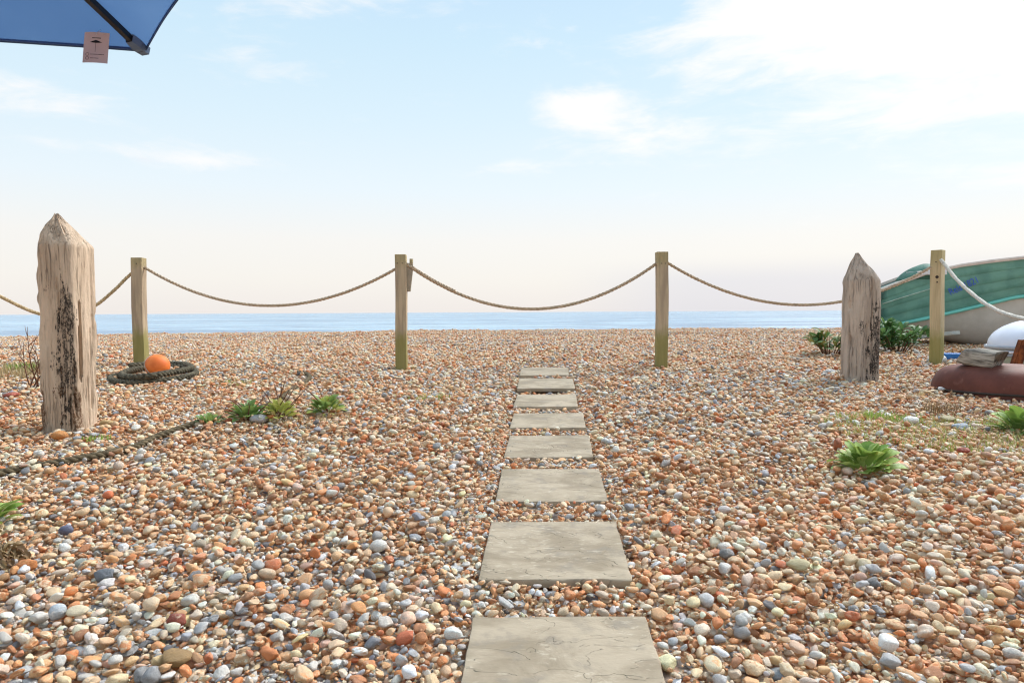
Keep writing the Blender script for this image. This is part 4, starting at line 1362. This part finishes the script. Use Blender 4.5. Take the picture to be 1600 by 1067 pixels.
LO = [leaf_mesh('leaf', L, w, bd, M_LEAFO, .25, 5, ri, .03) for L, w, bd, ri in ((.11, .040, -.9, .4), (.10, .040, -.5, .1), (.12, .034, -1.2, .5))]
LX = [leaf_mesh('leaf', L, w, bd, M_DEAD, .9, 6, ri, .5) for L, w, bd, ri in ((.06, .022, -2.4, .5), (.05, .024, -2.0, .2), (.07, .02, -3.0, .8))]

rosette('leafy_plant', on_ground(1350, 738), .12, .13, 64, LB, 1, 'bright green broad-leaved plant growing alone in the shingle, nearest the camera on the right', nrm_len=.86, stems=0, stem_mat=M_TWIG)
rosette('leafy_plant', on_ground(438, 662), .125, .13, 84, LY, 2, 'yellow-green small-leaved plant beside the grey stone, with dead brown stems', stems=9, stem_mat=M_TWIG)
rosette('leafy_plant', on_ground(388, 664), .09, .09, 54, LD, 3, 'low dark green plant just left of the grey stone', stems=7, stem_mat=M_TWIG, sx=1.5)
rosette('leafy_plant', on_ground(510, 651), .12, .12, 80, LY + LD, 4, 'small mid-green plant standing right of the yellow-green one', stems=2, stem_mat=M_TWIG)
rosette('leafy_plant', on_ground(328, 667), .06, .035, 26, LD, 5, 'small green sprig growing over the half sunk rope', sx=1.6, nrm_len=.7)
rosette('leafy_plant', on_ground(1592, 674), .12, .13, 85, LD + LB[:1], 6, 'fresh green plant below the maroon dome at the right edge', nrm_len=.95)
rosette('leafy_plant', on_ground(-20, 824), .065, .09, 34, [LB[0], LB[2], LY[0]], 7, 'green plant cut off by the left edge of the photo', nrm_len=.75)
rosette('withered_plant', on_ground(2, 876), .085, .06, 60, LX, 8, 'withered curled brown plant at the left edge', nrm_len=.8)
def bush(name, c, rad, hgt, nl, meshes, seed, label, stems, sx=1.0, smat=M_TWIG):
    """an upright leafy clump: stems with leaves along them"""
    rr = random.Random(seed)
    root = empty(name, (c.x, c.y, gz(c.x, c.y)))
    tag(root, label, 'bush')
    bs_ = []
    for k in range(stems):
        a = rr.uniform(0, 6.28); q = math.sqrt(rr.uniform(0, 1))
        p0 = Vector((q * .35 * rad * math.cos(a) * sx, q * .35 * rad * math.sin(a), 0))
        p2 = Vector((q * rad * math.cos(a) * sx, q * rad * math.sin(a), hgt * rr.uniform(.6, 1.05) * (1 - .45 * q * q)))
        p1 = p0.lerp(p2, .5) + Vector((0, 0, hgt * .15))
        pp = spline([p0, p1, p2], .05)
        b = MB(); b.tube(pp, [.006 * (1 - .6 * i / len(pp)) for i in range(len(pp))], 5); b.build('stem', smat, root)
        bs_.append((pp, a))
    for k in range(nl):
        pp, a = rr.choice(bs_)
        p = pp[min(len(pp) - 1, int(len(pp) * rr.uniform(.35, 1.0)))]
        o = bpy.data.objects.new('leaf', rr.choice(meshes)); COL.objects.link(o); o.parent = root
        o.location = p
        aa = a + rr.gauss(0, 1.2)
        o.rotation_euler = (rr.uniform(-.5, .5), -rr.uniform(-.1, 1.1), aa)
        s = rr.uniform(.7, 1.15); o.scale = (s, s, s)
    return root
c_ = on_ground(1400, 547); c_ = at(1398, 549, 7.75)
bush('leafy_bush', c_, .36, .31, 290, LK, 21, 'dark green leafy bush between the right weathered timber and the green boat', 26)
c_ = at(1296, 549, 7.5)
bush('leafy_bush', c_, .27, .24, 190, LO + LK[:1], 22, 'olive green straggly bush left of the grey weathered timber', 22, 1.1)

def grass_mb(n, rad, hgt, seed, sx=1.0, wid=.004, lean=.5):
    rr = random.Random(seed)
    b = MB()
    tone = []
    for k in range(n):
        a = rr.uniform(0, 6.28); q = math.sqrt(rr.uniform(0, 1)) * rad
        p = Vector((q * math.cos(a) * sx, q * math.sin(a), -.005))
        h = hgt * rr.uniform(.4, 1.1); az_ = rr.uniform(0, 6.28); ln = rr.uniform(0, lean) * h
        dv = Vector((math.cos(az_), math.sin(az_), 0)); sv = Vector((-dv.y, dv.x, 0)) * wid * rr.uniform(.6, 1.3)
        q1 = p + dv * ln * .35 + Vector((0, 0, h * .55)); q2 = p + dv * ln + Vector((0, 0, h))
        b.add([p - sv, p + sv, q1 + sv * .8, q1 - sv * .8, q2], [(0, 1, 2, 3), (3, 2, 4)])
        tone += [rr.uniform(0, 1)] * 5
    return b, tone
def tuft(px, py, rad, hgt, n, mat, label, seed, sx=1.0, name='grass_tuft', lean=.7, group=None, wid=.004, kind=None, Y=None):
    c = on_ground(px, py) if Y is None else at(px, py, Y)
    b, tone = grass_mb(n, rad, hgt, seed, sx, wid, lean)
    b.v = [(x, y, z + gz(c.x + x, c.y + y) - gz(c.x, c.y)) for x, y, z in b.v]
    o = b.build(name, mat, None, False, 0, (c.x, c.y, gz(c.x, c.y) + .008))
    at_ = o.data.attributes.new('leaf_tone', 'FLOAT', 'POINT')
    at_.data.foreach_set('value', np.array(tone, np.float32))
    return tag(o, label, None if kind else 'grass', group, kind)
M_GRG = leaf_mat('green_grass', lin(120, 160, 66), lin(168, 182, 92), .3)
tuft(908, 547, .17, .045, 260, M_GRASS, 'wide green tuft on the far shingle beyond the last slab', 31, 1.6, wid=.007)
tuft(950, 546, .09, .05, 130, M_GRASS, 'small green tuft just right of the wide far tuft', 32, 1.3, wid=.007)
tuft(1128, 553, .12, .06, 200, M_GRG, 'bright green grass tuft right of the fence post by the path', 33, 1.3, wid=.006)
tuft(494, 548, .10, .05, 130, M_GRASS, 'olive tuft far out between the two left fence posts', 34, 1.3, wid=.007)
tuft(664, 626, .13, .03, 200, M_GRASS, 'flat pale green patch on the shingle left of the path', 35, 1.7, wid=.004)
tuft(1396, 653, .12, .05, 150, M_GRG, 'thin green tuft left of the white rounded stone', 36, 1.5, wid=.003)
tuft(30, 585, .34, .09, 520, M_STRAW, 'dry straw-coloured grass at the foot of the bare twigs', 37, 1.3, wid=.005)
tuft(44, 580, .14, .07, 200, M_GRG, 'small green grass patch beside the bare twigs', 38, 1.4, wid=.005)
tuft(1474, 638, .10, .085, 130, M_DEAD, 'withered brown tuft in front of the maroon dome', 39, 1.2, wid=.0022, lean=1.7)
tuft(1218, 552, .10, .05, 110, M_GRASS, 'faint green tuft left of the olive bush', 40, 1.4, wid=.006)
tuft(365, 600, .16, .022, 150, M_GRASS, 'flat mossy patch right of the rope coil', 41, 1.5, wid=.004)
tuft(150, 690, .05, .03, 40, M_GRG, 'tiny green sprig at the right foot of the tall left timber', 43, 1.5, wid=.004)
tuft(440, 668, .17, .03, 170, M_STRAW, 'thin dry straw lying under the yellow-green plant', 46, 1.5, wid=.002, lean=2.0)
tuft(515, 660, .13, .03, 110, M_STRAW, 'thin dry straw at the foot of the mid-green plant', 47, 1.5, wid=.002, lean=2.0)
tuft(1560, 690, .3, .05, 260, M_STRAW, 'dry bent straw below the fresh plant at the right edge', 48, 1.5, wid=.0025, lean=1.8)
c_ = on_ground(1520, 676)
b, tone = grass_mb(2600, .55, .035, 44, 1.5, .0022, 1.6)
b.v = [(x, y, z + gz(c_.x + x, c_.y + y)) for x, y, z in b.v]
o = b.build('dry_grass', M_GRASS, None, False, 0, (c_.x, c_.y, .01))
at_ = o.data.attributes.new('leaf_tone', 'FLOAT', 'POINT'); at_.data.foreach_set('value', np.array(tone, np.float32))
tag(o, 'sparse short dry grass growing among the stones below the dome', kind='stuff')
c_ = at(1440, 556, 7.6)
tuft(1490, 548, .5, .08, 260, M_DEAD, 'withered stalks in the shade under the green boat', 45, 1.2, wid=.003, lean=1.6, Y=7.9)

def twigs(c, seed, n, hgt, label, spread=.5):
    rr = random.Random(seed)
    root = empty('bare_twigs', (c.x, c.y, gz(c.x, c.y)))
    tag(root, label, 'dead plant')
    for k in range(n):
        b = MB()
        a = rr.uniform(-.2, 3.4)
        lean_ = Vector((-math.cos(a) * spread * rr.uniform(.3, 1), -math.sin(a) * .3, 1)).normalized()
        p = Vector((rr.uniform(-.12, .12), rr.uniform(-.08, .08), 0)); ln = hgt * rr.uniform(.6, 1.05)
        pts_ = [p]
        for i in range(7):
            lean_ = (lean_ + Vector((rr.uniform(-.14, .14), rr.uniform(-.14, .14), 0))).normalized()
            pts_.append(pts_[-1] + lean_ * ln / 7)
        b.tube(pts_, [.0065 - .005 * i / 7 for i in range(8)], 5)
        for i in range(2, 7):
            if rr.random() < .75:
                sd__ = Vector((rr.choice((-1, 1)) * rr.uniform(.4, 1), rr.uniform(-.5, .5), rr.uniform(.5, 1.2))).normalized()
                l2 = rr.uniform(.05, .16)
                b.tube([pts_[i], pts_[i] + sd__ * l2 * .6, pts_[i] + sd__ * l2 + Vector((0, 0, .02))], [.003, .0022, .0012], 4)
        b.build('stem', M_TWIG, root)
c_ = at(56, 590, 5.4)
twigs(c_, 51, 6, .55, 'bare brown twigs standing left of the tall pale timber', .55)

# ------------------------------------------------------------------ stones one can point at
W_, C_, G_, BG_, OR_, BR_, RD_, OC_ = lin(240, 238, 232), lin(232, 214, 184), lin(176, 178, 180), lin(120, 130, 150), lin(206, 134, 80), lin(134, 92, 62), lin(164, 74, 52), lin(206, 166, 110)
BIG = [  # x0, y0, x1, y1 in the photo, colour, second, shape, yaw, label
    (1411, 646, 1437, 663, W_, C_, 2, .3, 'white rounded stone above the thin dry grass, left of the withered tuft'),
    (391, 656, 418, 673, lin(196, 192, 190), G_, 4, .7, 'smooth grey stone tucked against the yellow-green plant'),
    (1288, 573, 1307, 585, lin(206, 206, 206), W_, 1, .2, 'pale grey oval stone left of the grey weathered timber'),
    (1489, 657, 1516, 668, lin(170, 182, 196), G_, 5, .1, 'flat blue-grey stone below the withered brown tuft'),
    (1469, 641, 1492, 654, lin(176, 160, 116), OC_, 3, .2, 'long khaki stone at the foot of the withered brown tuft'),
    (1495, 703, 1517, 715, RD_, lin(200, 110, 80), 14, .0, 'small red brick-like stone below the dry grass'),
    (1299, 689, 1317, 714, lin(176, 104, 68), BR_, 15, 1.2, 'upright rust-brown stone behind the broad-leaved plant'),
    (5, 618, 31, 630, lin(172, 88, 66), BR_, 13, .1, 'red-brown stone at the left edge near the dry grass'),
    (81, 674, 106, 692, lin(206, 140, 78), OC_, 6, .0, 'round ochre stone at the foot of the tall left timber'),
    (155, 656, 180, 671, lin(206, 172, 120), OC_, 7, .3, 'tan stone at the right foot of the tall left timber'),
    (262, 959, 292, 990, lin(150, 76, 58), C_, 8, .4, 'dark red round stone with pale speckles'),
    (248, 1021, 299, 1046, lin(160, 128, 84), OC_, 9, .0, 'large smooth olive-brown oval stone near the bottom edge'),
    (221, 1043, 259, 1072, lin(150, 150, 150), G_, 10, .9, 'grey cone-shaped stone on the bottom edge of the photo'),
    (148, 883, 178, 906, lin(124, 128, 132), G_, 11, .2, 'dark grey rounded stone left of the second slab'),
    (1366, 1002, 1404, 1034, lin(242, 238, 230), C_, 12, .3, 'largest white rounded stone right of the nearest slab'),
    (1333, 886, 1363, 910, lin(216, 198, 160), C_, 0, .5, 'round sand-coloured stone on the right shingle'),
    (1229, 892, 1269, 909, lin(190, 176, 134), OC_, 1, .0, 'long olive stone lying left of the round sand-coloured one'),
    (1149, 967, 1178, 995, lin(238, 232, 224), W_, 16, .8, 'angular white stone right of the gap between the first two slabs'),
    (93, 815, 115, 834, lin(110, 112, 134), BG_, 2, .2, 'round slate-blue stone near the left edge plant'),
    (105, 944, 138, 962, lin(236, 218, 182), C_, 3, .1, 'cream oval stone left of the dark red speckled one'),
    (1451, 556, 1483, 573, lin(196, 198, 194), G_, 5, .2, 'pale grey cobble at the foot of the pale fence post'),
    (1436, 543, 1452, 553, lin(170, 168, 160), G_, 9, .4, 'grey cobble in the shade under the boat stern'),
    (1424, 549, 1440, 559, lin(186, 180, 170), G_, 10, .2, 'grey-beige cobble just left of the pale fence post'),
    (1045, 545, 1046, 546, G_, G_, 0, 0, None),
    (998, 565, 1008, 573, lin(74, 74, 80), BG_, 17, .3, 'small black stone left of the fence post by the path'),
    (578, 846, 606, 870, lin(216, 212, 204), C_, 6, .3, 'pale round stone left of the second slab'),
    (24, 870, 54, 896, OR_, OC_, 18, .3, 'amber knobbly stone near the withered plant'),
    (77, 938, 104, 968, lin(196, 204, 210), W_, 2, 1.1, 'upright pale blue-grey stone left of the cream oval one'),
]
hid = np.zeros(N, bool)
for (x0, y0, x1, y1, c1, c2, sh_, yw_, lab) in BIG:
    if lab is None: continue
    base = on_ground((x0 + x1) / 2, y1 - .3 * (y1 - y0))
    k = base.y / F
    a = (x1 - x0) / 2 * k; hh = (y1 - y0) / 2 * k
    c = max(hh * .86, a * .42); bq = a * .78
    zc = gz(base.x, base.y) + .006 + c * .55
    o = link('stone', STONES_HI[sh_], None, (base.x, base.y, zc), (.06, -.05, yw_))
    o.scale = (a * 1.02, bq, c)
    set_stone(o, c1, c2, (.35, random.random(), .8 if 'speckle' in lab else .1))
    tag(o, lab, 'stone')
    hid |= (np.hypot(pts[:, 0] - base.x, pts[:, 1] - base.y) < a * .8) & (pts[:, 2] > zc - c * 1.1)

# ------------------------------------------------------------------ the beach's stones: 300 largest as parts, the rest as one mass
q = pts - np.array(CAMP)
dep = q @ np.array(fwd); sxp = 800 + F * (q @ np.array(r2)) / dep; syp = 533.5 - F * (q @ np.array(u2)) / dep
size_px = np.sqrt(srcv) / dep * F
inside = (sxp > 0) & (sxp < 1600) & (syp < 1064) & ~hid & (fr > .55)
rank = np.where(inside, size_px, 0)
top = np.argsort(-rank)[:300]
for i in top:
    o = bpy.data.objects.new('pebble', STONES_HI[shape[i]])
    COL.objects.link(o); o.parent = beach
    o.location = pts[i]; o.rotation_euler = rot[i]; o.scale = rad[i]
    set_stone(o, tint[i], second[i], mixv[i])
hid[top] = True
make_shingle(~hid, beach)
print('stones in all', N, 'shown as parts', len(top))
